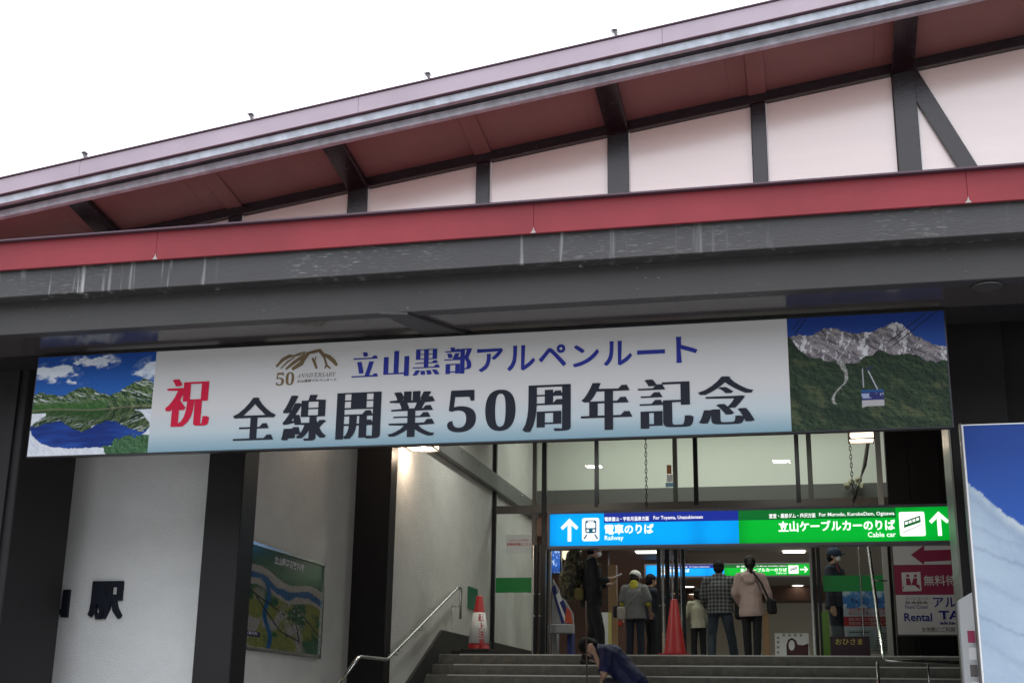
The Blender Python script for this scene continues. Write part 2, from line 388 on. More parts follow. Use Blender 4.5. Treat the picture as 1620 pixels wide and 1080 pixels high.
def relief(u, v, f, seed, octv=6, gain=.55, sx=1.0, k=9):
    """light side minus dark side of a rough surface, as in a landscape photograph"""
    e = .006; return np.clip(.5+k*(fbm(u*sx, v, f, seed, octv, gain)-fbm(u*sx+e, v+e, f, seed, octv, gain)), 0, 1)
def pic_lake(u, v):
    Z3 = np.zeros(u.shape+(3,)); n = fbm(u, v, 9, 1); n2 = fbm(u, v, 26, 9, 4)
    c = Z3+np.array((.010, .055, .27)); c = mixc(c, (.02, .10, .36), st(v, 1.0, .62))
    cm = np.maximum.reduce([1-np.hypot((u-.18)/.24, (v-.84)/.12), 1-np.hypot((u-.46)/.28, (v-.93)/.09), 1-np.hypot((u-1)/.20, (v-.80)/.17), .8-np.hypot((u-.33)/.16, (v-.73)/.05)])
    cn = fbm(u*1.2, v*2.0, 7, 21, 6, .6)
    c = mixc(c, (.62, .66, .74), st(cn+.42*np.clip(cm, 0, 1), .60, .74)*(cm > 0)); c = np.where((cm > 0)[..., None], mixc(c, (.30, .38, .52), st(fbm(u, v, 15, 24), .5, .75)*.3), c)
    def ridge_(uu): return .60+.075*np.exp(-((uu-.42)/.13)**2)+.035*np.exp(-((uu-.05)/.10)**2)+.17*st(uu, .64, .92)-.05*st(uu, .94, 1)-.03*st(uu, .5, .64)+.022*(fbm(uu, uu*0, 18, 3)-.5)*2
    def land(uu, vv):
        rl = relief(uu*1.5+vv*.5, vv*1.6, 9, 301, 6, .6, 1, 10)
        m = mixc(Z3+np.array((.012, .035, .018)), (.085, .15, .05), st(rl, .3, .75)); m = mixc(m, (.20, .22, .12), st(rl, .72, 1)*.7)
        sn = st(relief(uu*1.6+vv*2.6, vv*1.6, 6, 333, 4, .5, 1, 15), .80, .95)*st(vv, .50, .57); m = mixc(m, (.55, .58, .58), sn); return mixc(m, (.03, .10, .02), st(vv, .56, .50)*(uu < .62)*.7)
    c = np.where((v < ridge_(u))[..., None], land(u, v), c)
    sh = .452+.010*np.sin(u*9); w = v < sh
    wc = Z3+np.array((.006, .022, .14)); wc = mixc(wc, (.012, .055, .26), st(fbm(u*.5, v*3, 7, 50), .4, .7)*st(v, .42, .2))
    vm = 2*sh-v+.010*(fbm(u*.7, v*6, 12, 77)-.5); um = u+.006*(fbm(u, v*8, 14, 78)-.5); inm = vm < ridge_(um)-.02
    wc = np.where(inm[..., None], land(um, vm)*.62, wc)
    c = np.where(w[..., None], wc, c)
    c = mixc(c, (.22, .17, .13), np.exp(-((v-sh)/.006)**2)*.6)
    e = np.hypot((u-.50)/.50, (v-.27)/.215)+(fbm(u, v, 6, 71)-.5)*.26
    sb = (e > 1) & (v < .43) & ~((u > .12) & (u < .86) & (v > .36))
    c = np.where(sb[..., None], mixc(Z3+np.array((.42, .44, .50)), (.60, .62, .66), relief(u, v, 9, 75, 6, .6, 1, 6)), c)
    bush = np.hypot((u-.93)/.30, (v+.02)/.20)+(n2-.5)*.7 < 1
    return np.where(bush[..., None], mixc(Z3+np.array((.008, .03, .014)), (.07, .16, .07), relief(u, v, 30, 81, 4, .6, 1, 3)), c)*.88
def pic_alps(u, v):
    Z3 = np.zeros(u.shape+(3,)); c = Z3+np.array((.012, .035, .19)); c = mixc(c, (.02, .065, .26), st(v, 1, .7)*.8)
    rg = .84+.045*np.exp(-((u-.28)/.11)**2)+.07*np.exp(-((u-.68)/.08)**2)-.17*st(u, .74, 1.0)+.04*(fbm(u, u*0+.3, 14, 5, 5, .6)-.5)*2
    rl = relief(u*1.2+v*.5, v*.9, 8, 12, 6, .52, 1, 9)
    rc = mixc(Z3+np.array((.055, .05, .06)), (.30, .27, .285), rl)
    gul = relief(u*1.7-v*.9, v*.8+u*.3, 5, 15, 5, .5, 1, 15); rc = mixc(rc, (.58, .57, .60), st(gul, .66, .80)*(.5+.5*rl))
    c = np.where((v < rg)[..., None], rc, c)
    fr = .66+.05*np.sin(u*6+2.4)-.16*st(u, .62, 1.0)+.12*(fbm(u, v*0, 9, 7, 6, .6)-.5)+.12*np.exp(-(u/.07)**2)
    tr = relief(u, v*1.1, 34, 30, 5, .7, 1, 3.2); bigr = relief(u+v*.3, v, 5, 31, 4, .5, 1, 14)
    fc = mixc(Z3+np.array((.006, .012, .010)), (.042, .070, .034), tr*(.35+.65*bigr)); fc = mixc(fc, (.085, .095, .045), st(fbm(u*1.6+v, v*1.2, 7, 36), .56, .72)*.6*(.4+.6*tr))
    c = np.where((v < fr)[..., None], fc, c)
    wob = .42-.16*(1-v)+.03*np.sin(v*17)+.035*(fbm(v, v*0, 16, 38)-.5)
    g1 = (np.abs(u-wob) < .012*fbm(u, v, 20, 39)+.016*st(v, .48, .62)+.004) & (v < .60) & (v > .22)
    c = np.where(g1[..., None], mixc(Z3+np.array((.10, .10, .09)), (.30, .29, .28), tr), c)
    def line(a, b, wd):
        d = np.array(b)-np.array(a); t = np.clip(((u-a[0])*d[0]+(v-a[1])*d[1])/(d**2).sum(), 0, 1)
        return np.hypot(u-a[0]-t*d[0], (v-a[1]-t*d[1])*.7) < wd
    for a, b in (((.96, 1), (.66, .70)), ((.90, 1), (.64, .74)), ((.13, 1), (.05, .86)), ((.09, 1), (.04, .9))): c = np.where(line(a, b, .0028)[..., None], np.array((.01, .01, .02)), c)
    c = np.where(line((.505, .50), (.555, .34), .0035)[..., None], np.array((.36, .37, .42)), c)
    c = np.where((line((.47, .52), (.47, .36), .003))[..., None], np.array((.26, .26, .28)), c)
    c = np.where(line((.50, .515), (.53, .53), .010)[..., None], np.array((.02, .03, .05)), c)
    bot = .20+.10*np.clip(.50-u, 0, 1)*-1; car = (u > .452) & (u < .592) & (v > .195+.35*np.clip(.49-u, 0, 1)*-1) & (v < .335)
    cc = Z3+np.array((.30, .29, .30)); cc = np.where((v > .245)[..., None], np.array((.02, .022, .10)), cc)
    cc = np.where(((v > .262) & (v < .305) & (fbm(u, v, 40, 44, 2) > .48))[..., None], np.array((.22, .26, .38)), cc); cc = np.where((v > .315)[..., None], np.array((.015, .06, .17)), cc)
    return np.where(car[..., None], cc, c)*.88
def pic_grad(u, v):
    c = np.zeros(u.shape+(3,))+np.array((.44, .43, .432)); c = mixc(c, (.33, .39, .42), st(v, .42, .14)); return mixc(c, (.13, .23, .285), st(v, .18, -.02))
def pic_snow(u, v):
    Z3 = np.zeros(u.shape+(3,)); c = Z3+np.array((.025, .065, .28)); c = mixc(c, (.03, .12, .46), st(v, .95, .6)); c = mixc(c, (.03, .06, .20), st(fbm(u, v, 2.5, 90), .4, .7)*.35)
    edge = .865-.66*u+.28*u*u+.010*(fbm(u, v*0, 34, 91, 5, .65)-.5)*2
    d = edge-v; sl = d+u*.35*np.clip(1-d, 0, 1)
    n = fbm(u*1.0, v*2.2, 5, 95, 5); sc = mixc(Z3+np.array((.33, .43, .57)), (.40, .50, .63), st(n, .3, .7))
    for k, (o, w_) in enumerate(((.10, .006), (.145, .004), (.22, .008), (.30, .004), (.36, .010), (.47, .005), (.56, .006), (.66, .004))):
        sc = mixc(sc, (.20, .27, .40), np.exp(-((sl-o-.012*(fbm(u, v, 7, 400+k)-.5))/w_)**2)*(.30+.3*(k % 2)))
    sc = mixc(sc, (.56, .62, .68), np.exp(-(d/.018)**2)*st(fbm(u, v, 24, 97), .3, .6)); sc = mixc(sc, (.22, .30, .44), np.exp(-((d-.03)/.012)**2)*.4)
    sc = mixc(sc, (.50, .58, .66), relief(u, v*1.5, 22, 99, 5, .7, 1, 3)*.25); sc = mixc(sc, (.52, .58, .64), st(v, .16, .06)*.7)
    return np.where((v < edge)[..., None], sc*np.array((.80, .80, .78)), c)
def pic_map(u, v):
    n = fbm(u, v, 6, 40); n2 = fbm(u, v, 30, 45, 4)
    c = np.zeros(u.shape+(3,))+np.array((.03, .12, .06)); c = mixc(c, (.23, .25, .07), st(n, .42, .52)*st(v, .62, .52)); c = mixc(c, (.36, .34, .33), st(fbm(u, v, 4, 41), .5, .58)*st(v, .65, .5)*st(u, .9, .7))
    band = .70-.12*u+.04*np.sin(u*9); c = mixc(c, (.42, .38, .36), ((np.abs(v-band) < .10)*1.0)); c = mixc(c, (.015, .11, .30), st(np.abs(v-band+.01+(n-.5)*.1), .040, .032))
    r2 = .32-.1*v+.03*np.sin(v*14); c = mixc(c, (.015, .11, .30), st(np.abs(u-r2), .03, .022)*(v < band))
    for a, b in (((0, .58), (.6, .33)), ((.15, .5), (.45, .2)), ((.45, .2), (.7, .12)), ((.62, .45), (.72, .1)), ((.75, .4), (1, .2))):
        d = np.array(b)-np.array(a); t = np.clip(((u-a[0])*d[0]+(v-a[1])*d[1])/(d**2).sum(), 0, 1); c = np.where((np.hypot(u-a[0]-t*d[0], v-a[1]-t*d[1]) < .008)[..., None], np.array((.03, .03, .05)), c)
    town = (np.hypot((u-.58)/.2, (v-.34)/.16) < 1); blk = (np.mod(u*17+v*5, 1) > .45) & (np.mod(v*19-u*4, 1) > .5) & (n2 > .42)
    c = np.where((town & blk)[..., None], np.where((n2 > .52)[..., None], np.array((.42, .40, .36)), np.array((.08, .06, .16))), c)
    c = np.where((v > .83)[..., None], np.array((.012, .10, .055)), c)
    c = np.where(((v < .15) & (u < .22) & (v > .10))[..., None], np.array((.05, .04, .12)), c)
    return (c*.62)*(.75+.5*relief(u, v, 20, 222, 5, .7, 1, 3))[..., None]
def pic_doorposter(u, v):
    c = np.zeros(u.shape+(3,))+np.array((.55, .58, .66)); n = fbm(u, v, 7, 110)
    c = np.where((v > .72)[..., None], mixc(np.zeros(u.shape+(3,))+np.array((.08, .25, .62)), (.6, .7, .85), st(n, .45, .6)), c)
    c = np.where(((v > .80) & (v < .86+.04*np.sin(u*12)) & (n > .42))[..., None], np.array((.05, .10, .3)), c)
    c = np.where(((v > .44) & (v < .585))[..., None], np.array((.52, .05, .06)), c)
    for k in range(9): c = np.where(((np.abs(v-.36+.038*k) < .008) & (np.mod(u*23+k*.37, 1) > .25) & (u > .7-.02*k) & (k > 0))[..., None], np.array((.12, .12, .14)), c)
    c = np.where(((u > .06) & (u < .58) & (v > .08) & (v < .38))[..., None], np.array((.36, .46, .50)), c)
    c = np.where(((u > .1) & (u < .5) & (np.abs(v-.34) < .012))[..., None], np.array((.08, .09, .11)), c)
    return c
def pic_blue(u, v):
    c = np.zeros(u.shape+(3,))+np.array((.02, .10, .42)); n = fbm(u, v, 8, 130); c = mixc(c, (.45, .6, .8), st(n, .56, .66)); return mixc(c, (.01, .03, .15), st(v, .3, .1)*.7)

# ================================================================== SETTING
g = mesh_obj('ground', [(-150, -150, 0), (150, -150, 0), (150, 150, 0), (-150, 150, 0)], [(0, 1, 2, 3)], M_ASPH); tag(g, kind='structure')
LZ, EY = 2.38, 17.0      # landing height and the edge of its top step
st_ = thing('stairs', None, None, (-2, EY, 0)); del_ = st_
st_['kind'] = 'structure'; st_['label'] = 'wide dark stone stairs with pale metal nosings rising to the station doors'
XL, XRT = -5.03, 2.25
for k in range(17):
    y1 = EY-.28*k; z1 = LZ-.14*k
    s = box('step', XL+.002, XRT, y1, y1+(.28 if k else .5), z1-.14 if k < 16 else 0, z1, M_STEP, st_, .006)
    off = wloc(s)
    box('nosing', XL+.32, XRT-.1, y1-.006, y1+.035, z1-.012, z1+.004, M_NOSE, s)
ld = box('landing', -7, 4, EY+.502, 60, 0, LZ-.002, M_LAND); tag(ld, 'stone landing and hall floor behind the top step', kind='structure')

# unseen forested ridge added behind and beside the camera, sized to cut low skylight
def unseen_hills():
    V, Fc, nA, nR = [], [], 72, 14
    for i in range(nA+1):
        a = R(-205+230*i/nA)
        for k in range(nR):
            t = k/(nR-1); d = 70+150*t
            h = (t**.8)*(44+9*math.sin(i*.55)+5*math.sin(i*1.7+1))+(2.5*math.sin(i*3.1+k*2.3) if k else -1)
            V.append((math.cos(a)*d, math.sin(a)*d, h))
    for i in range(nA):
        for k in range(nR-1):
            q = i*nR+k; Fc.append((q, q+nR, q+nR+1, q+1))
    return mesh_obj('unseen_hills', V, Fc, mat('forested_hillside', (.09, .115, .085), .95, var=.5, vscale=.15, bump=.8, bscale=.4), None, True)
tag(unseen_hills(), kind='structure')

# ================================================================== STATION BUILDING
B = thing('station_building', 'dark timber framed station with red fascia, white gable panels and deep stair porch', 'building', (-2, 12, 0))
GX0, GX1 = -13, 6.2
WY = 11.85
# gable wall infill panels between the posts (each its own board)
big = [-7.25, -4.5, -1.775, .99, 3.75]; small = [-5.86, -3.16, -.39, 2.37, 5.1, -8.6]
def top(x): return 7.455+.14*x
posts = sorted([(x, .105) for x in big]+[(x, .07) for x in small])
edges = [GX0]+[p[0] for p in posts]+[GX1]
hw = [0]+[p[1] for p in posts]+[0]
for i in range(len(edges)-1):
    a, b = edges[i]+hw[i], edges[i+1]-hw[i+1]
    if b-a < .05: continue
    prism('gable_panel', [(a+.004, 5.9), (b-.004, 5.9), (b-.004, top(b)), (a+.004, top(a))], WY+.02, WY+.10, M_PANELW, B, .003)
    # thin bead round each board
    prism('panel_bead', [(a, 5.9), (a+.012, 5.9), (a+.012, top(a)), (a, top(a))], WY+.004, WY+.02, M_WHITE, B)
for x, h in posts:
    prism('timber_post', [(x-h, 5.9), (x+h, 5.9), (x+h, top(x+h)-.002), (x-h, top(x-h)-.002)], WY-.035, WY+.12, M_TIMBER, B, .004)
a0, a1 = at(1452, 112, Y=WY-.02), at(1549, 266, Y=WY-.02)
dx, dz = a1.x-a0.x, a1.z-a0.z; kx = dx/dz
zt, zb = top(1.3), 5.9
xa = a0.x+(zt-a0.z)*kx; xb = a0.x+(zb-a0.z)*kx
prism('diagonal_brace', [(xb-.17, zb), (xb, zb), (xa, zt), (xa-.17, zt-.03)], WY-.025, WY+.018, M_TIMBER, B, .003)
rake('rake_beam', GX0, GX1, WY-.05, WY+.12, 7.457, 7.56, M_TIMBER, B, .004)
gw = prism('gable_back_wall', [(GX0, 5.6), (GX1, 5.6), (GX1, 7.5+.14*GX1), (GX0, 7.5+.14*GX0)], WY+.13, WY+.25, M_PANELW, B)
# eave soffit, outriggers and stepped verge
CS = 7.67
n_s = 7
xs_ = [GX0+(GX1-GX0)*i/14 for i in range(15)]
def slab2(name, x0, x1, y0, y1, b0, b1, t0, t1, m, bev=0):
    f = lambda c, x: c+.14*x
    return hexa(name, [(x0, y0, f(b0, x0)), (x0, y1, f(b1, x0)), (x1, y1, f(b1, x1)), (x1, y0, f(b0, x1)), (x0, y0, f(t0, x0)), (x0, y1, f(t1, x0)), (x1, y1, f(t1, x1)), (x1, y0, f(t0, x1))], m, B, bev)
for a, b in zip(xs_, xs_[1:]): slab2('soffit_board', a+.0008, b-.0008, 11.052, WY+.12, 7.665, 7.545, 7.69, 7.575, M_SOFFIT)
for x in big: slab2('outrigger', x-.105, x+.105, 11.054, WY-.052, 7.60, 7.463, 7.664, 7.548, M_TIMBER, .005)
for x in small: slab2('soffit_rib', x-.085, x+.085, 11.054, WY-.052, 7.658, 7.540, 7.664, 7.548, M_SOFFIT, .003)
rake('inner_verge_board', GX0, GX1, 10.98, 11.05, 7.595, 7.671, M_VERGE, B, .004)
rake('verge_underside', GX0, GX1, 10.905, 11.04, 7.673, 7.70, M_TIMBER, B)
rake('outer_verge_board', GX0, GX1, 10.84, 10.90, 7.665, 7.747, M_VERGE, B, .004)
rake('verge_trim', GX0, GX1, 10.81, 11.0, 7.748, 7.765, M_DARKTRIM, B)
sx = GX0
while sx < GX1:
    e = min(sx+2.95, GX1); rake('verge_flashing', sx+.0007, e-.0007, 10.80, 10.83, 7.755, 7.925, M_PINK, B, .003); sx = e
rake('roof_edge_cap', GX0, GX1, 10.785, 10.95, 7.925, 7.943, M_DARKTRIM, B, .003)
rake('upper_roof', GX0, GX1, 10.83, 30, 7.77, 7.92, M_PINK, B)
# porch eave: red fascia, two weathered beams, glossy underside
z_rt, z_rb = 5.266, 5.029
jx = [-16, -11.2, -8.1, -5.02, -1.955, 1.1, 4.2, 7.3]
for a, b in zip(jx, jx[1:]):
    f = box('red_fascia', a+.0006, b-.0006, 8.80, 8.825, z_rb, z_rt, M_RED, B, .003)
for jx_ in jx[1:-1]: prism('sealant_mark', [(jx_-.022, z_rb+.001), (jx_+.022, z_rb+.001), (jx_+.006, z_rb+.025), (jx_+.002, z_rb+.05), (jx_-.006, z_rb+.022)], 8.794, 8.799, mat('grey_sealant', (.30, .27, .26), .7), B)
box('fascia_lip', -16, 7.3, 8.755, 8.86, z_rt+.001, z_rt+.014, M_DARKTRIM, B)
gz = at(810, 419, Y=8.84).z; dzb = at(810, 484, Y=9.0).z
box('upper_beam', -16, 7.3, 8.84, 8.995, gz, 5.2, M_BEAM_UP, B, .005)
box('lower_beam', -16, 7.3, 9.0, 9.12, dzb, 5.2, M_BEAM_LO, B, .005)
box('beam_underside', -16, 7.3, 9.125, 10.05, dzb+.004, dzb+.03, M_GLOSSY, B)
box('inner_beam', -16, 7.3, 9.62, 10.05, dzb-.003, 5.2, M_COL, B)
hexa('porch_roof', [(-16, 8.82, 5.21), (-16, 11.85, 5.75), (7.3, 11.85, 5.75), (7.3, 8.82, 5.21), (-16, 8.82, 5.25), (-16, 11.85, 5.80), (7.3, 11.85, 5.80), (7.3, 8.82, 5.25)], M_RED, B)
box('porch_ceiling', -7.5, 3.6, 11.85, 19.85, 6.0, 6.1, M_CEIL, B)
box('gable_sill', GX0, GX1, WY-.12, WY-.055, 5.75, 6.02, M_COL, B)
# angled beam end under the soffit
q = [at(600, 496, Z=dzb-.02), at(683, 536, Z=dzb-.02), at(753, 534, Z=dzb-.02), at(645, 498, Z=dzb-.02)]
hexa('angled_beam', [tuple(p)for p in q]+[(p.x, p.y, dzb+.0) for p in q], M_BEAM_LO, B)
# left corner column and pillars
box('corner_column', -8.6, -6.87, 10.05, 10.95, 0, 5.2, M_COL, B, .01)
box('column_trim', -7.02, -6.95, 10.02, 10.05, 0, 5.0, M_COL, B, .004)
fw = box('front_wall', -8.6, -5.515, 11.35, 11.6, 0, 6.0, M_STUCCO_G, B)
box('porch_pillar', -5.52, -5.158, 11.0, 11.32, 0, 6.0, M_COL, B, .008)
box('side_wall', -5.9, -5.46, 11.605, 14.85, 0, 6.0, M_STUCCO, B)
box('porch_pillar', -5.47, -5.02, 14.8, 15.05, 0, 6.0, M_COL, B, .008)
box('side_wall', -5.9, -5.035, 15.055, 23.0, 0, 6.6, M_STUCCO, B)
# stringer and skirting on the left wall: slopes with the stairs, then level
KY = 17.15; sk = .30
def strg(x0, x1, parent):
    ys, zs = 12.6, None
    def zt_(y): return 2.70-.5*(KY-y)
    pts = [(y, z) for y, z in ((11.7, max(.02, zt_(11.7)-sk)), (KY, 2.385), (22.9, 2.385), (22.9, 2.70), (KY, 2.70), (11.7, zt_(11.7)))]
    bm = bmesh.new(); a = [bm.verts.new((x0, y, z)) for y, z in pts]; b = [bm.verts.new((x1, y, z)) for y, z in pts]
    k = len(pts); bm.faces.new(a); bm.faces.new(b[::-1])
    for i in range(k): bm.faces.new((a[i], b[i], b[(i+1) % k], a[(i+1) % k]))
    return bm_obj('wall_skirting', bm, M_BASEB, parent)
strg(-5.034, -4.995, B)
# right side: dark pillar, its flank coloured pale as if lit, dark wall
box('porch_pillar', 1.05, 1.5, 10.7, 11.28, 0, 6.0, M_COL, B, .008)
box('pillar_flank', 1.034, 1.049, 10.72, 11.26, .05, 4.55, mat('painted_lit_flank', (.20, .20, .17), .3, .3, bump=.05, bscale=10), B)
box('right_front_wall', 1.5, 8, 10.9, 11.28, 0, 6.0, M_COL, B)
box('right_side_wall', 2.3, 2.7, 11.3, 22.9, 0, 6.6, M_COL, B)
box('right_back_panel', 1.0, 2.3, 19.86, 20.1, LZ, 6.0, M_COL, B)
for x in (1.30, 1.75): box('panel_joint', x, x+.012, 19.85, 19.86, LZ, 6.0, M_FRAMEB, B)
# wall-top beam inside, lintel, upper white wall and the far hall
LB0, LB1 = 5.17, 5.50
box('wall_beam', -5.032, -4.93, 15.06, 22.85, 5.02, 5.28, mat('grey_steel_beam', (.17, .17, .165), .5, .2, bump=.08, bscale=20), B, .006)
for y in (16.6, 17.6, 18.6, 20.4, 21.4): lathe('bolt', [(.02, 0), (.02, .012)], (-4.91, y, 5.2), M_STEEL, B, 8)
box('inner_lintel', -5.03, 2.29, 22.85, 23.1, 5.10, 5.53, mat('grey_lintel', (.11, .11, .105), .5), B, .006)
box('upper_white_wall', -5.03, 2.29, 23.0, 23.1, 5.531, 9.0, M_WALLIN, B)
box('vestibule_ceiling', -5.9, 2.7, 19.95, 23.1, 6.9, 7.0, M_WHITE, B)
box('vestibule_header', -5.9, 2.7, 19.8, 19.95, 6.0, 7.2, M_COL, B)
box('hall_header', -5.03, 2.29, 22.9, 23.05, 4.72, 5.098, M_BROWNC, B)
box('hall_ceiling', -12, 9, 23.12, 34, 4.80, 4.9, M_BEIGEC, B)
box('hall_ceiling_band', -12, 9, 33.2, 34, 4.45, 4.799, M_BROWNW, B)
box('hall_back_wall', -12, 9, 34, 34.2, LZ, 4.9, M_CREAM, B)
box('hall_side_wall', -12.2, -12, 23, 34, LZ, 4.9, M_CREAM, B)
box('hall_side_wall', 9, 9.2, 23, 34, LZ, 4.9, M_CREAM, B)
# brown timber wall and soffit seen left of the middle posts
wx = at(1060, 950, Y=24.2).x
box('brown_wall', -7, at(962, 950, Y=24.3).x, 24.3, 24.5, LZ, 4.79, M_BROWNW, B)
box('light_wood_post', at(963, 950, Y=24.2).x, at(976, 950, Y=24.2).x, 24.15, 24.3, LZ, at(968, 893, Y=24.2).z, M_WOODL, B, .01)
box('brown_soffit', -7, at(1106, 940, Y=30).x, 23.15, 32, 4.62, 4.79, M_BROWNC, B)
box('brown_far_wall', -9, at(1072, 950, Y=32).x, 32, 32.2, LZ, 4.79, M_BROWNW, B)
for px in (1030, 1046): box('light_wood_post', at(px, 1000, Y=31).x, at(px+7, 1000, Y=31).x, 30.9, 31, LZ, at(px, 1000, Y=31).z, M_WOODL, B)
box('light_wood_post', at(1208, 1000, Y=33).x, at(1217, 1000, Y=33).x, 32.8, 33, LZ, at(1210, 965, Y=33).z, M_WOODL, B)

# ---------------------------------------------------------------- glazed screen at the doors
G = thing('glazed_screen', 'tall glass screen and open doors with green film bands at the top of the stairs', 'glass doors', (-2, 19.9, LZ))
GY = 19.9
def vbar(name, px0, px1, y0, y1, z0, z1, m, dy=0, py=740):
    return box(name, at(px0, py, Y=GY).x, at(px1, py, Y=GY).x, y0, y1, z0, z1, m, G, .003)
HZ = 4.86
vbar('mullion', 781, 786, GY-.03, GY+.05, LZ, 6.9, M_FRAMEB)
vbar('mullion', 843, 849, GY-.02, GY+.06, HZ-.9, 6.9, M_FRAME)
vbar('mullion', 858, 865, GY-.04, GY+.05, HZ-2.5, 6.9, M_FRAMEB)
vbar('mullion', 941, 947, GY-.04, GY+.05, HZ-.12, 6.9, M_FRAMEB)
vbar('mullion', 1062, 1069, GY+.2, GY+.3, HZ-.12, 6.9, M_FRAME)
vbar('mullion', 1097, 1104, GY-.04, GY+.05, HZ-.12, 6.9, M_FRAMEB)
vbar('mullion', 1258, 1265, GY-.04, GY+.05, HZ-.12, 6.9, M_FRAMEB)
vbar('mullion', 1277, 1285, GY+.2, GY+.3, HZ-.12, 6.9, M_FRAME)
vbar('mullion', 1386, 1395, GY-.10, GY-.02, LZ, 6.9, mat('pale_steel_mullion', (.42, .42, .40), .35, .4))
box('transom', at(786, 740, Y=GY).x, at(866, 740, Y=GY).x, GY-.03, GY+.05, 4.67, 4.79, M_FRAME, G, .003)
box('head_rail', at(866, 740, Y=GY).x, 1.0, GY-.035, GY+.06, 4.66, 4.80, M_FRAME, G, .003)
def pane(name, x0, x1, z0, z1, y=GY): return mesh_obj(name, [(x0, y, z0), (x1, y, z0), (x1, y, z1), (x0, y, z1)], [(0, 1, 2, 3)], M_GLASS, G)
xsp = [at(p, 740, Y=GY).x for p in (786, 860, 944, 1100, 1261, 1388)]
for a, b in zip(xsp, xsp[1:]): pane('upper_pane', a+.03, b-.03, 4.802, 6.88)
pane('side_pane', xsp[0]+.01, at(842, 900, Y=GY).x, LZ+.03, 4.66)
def film(px0, px1, py0, py1, y=GY-.006):
    a, b = at(px0, py1, Y=y), at(px1, py0, Y=y)
    return box('green_film', a.x, b.x, y-.002, y, a.z, b.z, M_GREENF, G)
film(784, 841, 913, 937)
film(1303, 1407, 909, 935)
def dbar(px, w, py0, py1, m, y=GY, name='door_stile', d=.05):
    a = at(px, 950, Y=y); return box(name, a.x, a.x+w, y-d/2, y+d/2, max(LZ, 0), at(px, py0, Y=y).z, m, G, .004)
for px, w, m, dy in ((842, .03, M_STEEL, -.05), (846, .045, M_FRAMEB, 0), (853, .03, M_FRAME, .1), (862, .05, M_FRAMEB, .15), (869, .025, M_STEEL, .25),
                     (1040, .06, M_FRAMEB, 0), (1048, .03, M_STEEL, -.06), (1053, .07, M_FRAMEB, .05), (1063, .025, M_STEEL, -.08), (1068, .055, M_FRAMEB, 0), (1077, .02, M_STEEL, -.05), (1080, .045, M_FRAMEB, .06),
                     (1283, .035, M_STEEL, -.06), (1288, .045, M_FRAMEB, 0), (1295, .05, M_FRAMEB, -.1), (1362, .02, M_STEEL, 0), (1402, .025, M_STEEL, -.06), (1406, .07, M_FRAMEB, 0)):
    dbar(px, w, 862, 1040, m, GY+dy)
for px, z in ((845, 940), (853, 940), (845, 975), (853, 975), (1044, 958), (1052, 958), (1070, 958), (1077, 958)):
    p = at(px, z, Y=GY-.12); lathe('door_bolt', [(.012, 0), (.012, .02)], (p.x, p.y, p.z), M_STEEL, G, 8)
pane('door_pane', at(1303, 950, Y=GY).x, at(1361, 950, Y=GY).x, LZ+.02, 4.5)
pane('door_pane', at(1366, 950, Y=GY).x, at(1402, 950, Y=GY).x, LZ+.02, 4.5, GY+.01)

# interior lights that the photo shows burning (hall downlights) and the vestibule lamps behind the banner
def area(name, x, y, z, sx, sy, e, col, rot=(0, 0, 0)):
    l = bpy.data.lights.new(name, 'AREA'); l.shape = 'RECTANGLE'; l.size = sx; l.size_y = sy; l.energy = e; l.color = col
    o = bpy.data.objects.new(name, l); C.objects.link(o); o.location = (x, y, z); o.rotation_euler = rot; return o
area('vestibule_light', -1.5, 21.4, 6.85, 5.5, 1.2, 62, (.96, 1, .90))
for lx in (-3.9, -.6):
    area('porch_light', lx, 17.0, 5.93, .28, .28, 19, (.97, 1, .90)); box('porch_lamp', lx-.16, lx+.16, 16.84, 17.16, 5.95, 5.998, M_WHITE, B)
area('hall_light', -2.5, 28, 4.55, 7, 6, 48, (1, .93, .80))
def downlight(px, py, Z=4.798, r=.11, lab=''):
    p = at(px, py, Z=Z); t = thing('downlight', lab, 'ceiling light', (p.x, p.y, Z), 'recessed downlights in the hall ceiling')
    lathe('lamp_diffuser', [(r*.8, -.012), (r*.85, -.004)], p, M_DOWN, t, 16); lathe('lamp_ring', [(r*.87, -.012), (r*1.1, -.012), (r*1.12, -.002), (r*.87, -.002)], p, M_WHITE, t, 16)
for px, py, lab in ((1089, 927, 'hall downlight just right of the middle door posts, the nearer of two'), (1098, 939, 'hall downlight right of the middle door posts, the farther of two'), (1262, 925, 'hall downlight below the arrow of the smaller sign, highest of the group'),
                    (1258, 938, 'left one of three hall downlights in a row near the right door post'), (1268, 938, 'middle one of three hall downlights in a row near the right door post'), (1278, 938, 'right one of three hall downlights in a row, against the right door post'), (1262, 941.5, 'hall downlight farthest away, lowest below the smaller sign')): downlight(px, py, 4.617 if px < 1150 else 4.797, .17, lab)
for k, (px, py, Y) in enumerate(((1010, 868.5, 22.2), (1258, 866.5, 22.6), (1018, 701, 22.0))): pass
def tubelight(px, py, Z, L, lab):
    p = at(px, py, Z=Z); t = thing('ceiling_lamp', lab, 'ceiling light', (p.x, p.y, Z)); box('lamp_diffuser', p.x-L/2, p.x+L/2, p.y-.1, p.y+.1, Z-.03, Z-.004, M_DOWN, t, .004); box('lamp_body', p.x-L/2-.03, p.x+L/2+.03, p.y-.13, p.y+.13, Z-.003, Z+.05, M_WHITE, t)
tubelight(1024, 871.5, 4.615, .42, 'bright oblong ceiling lamp in the brown soffit left of the middle door posts')
tubelight(1256, 871, 4.795, .42, 'bright oblong ceiling lamp near the right door post behind the green sign')

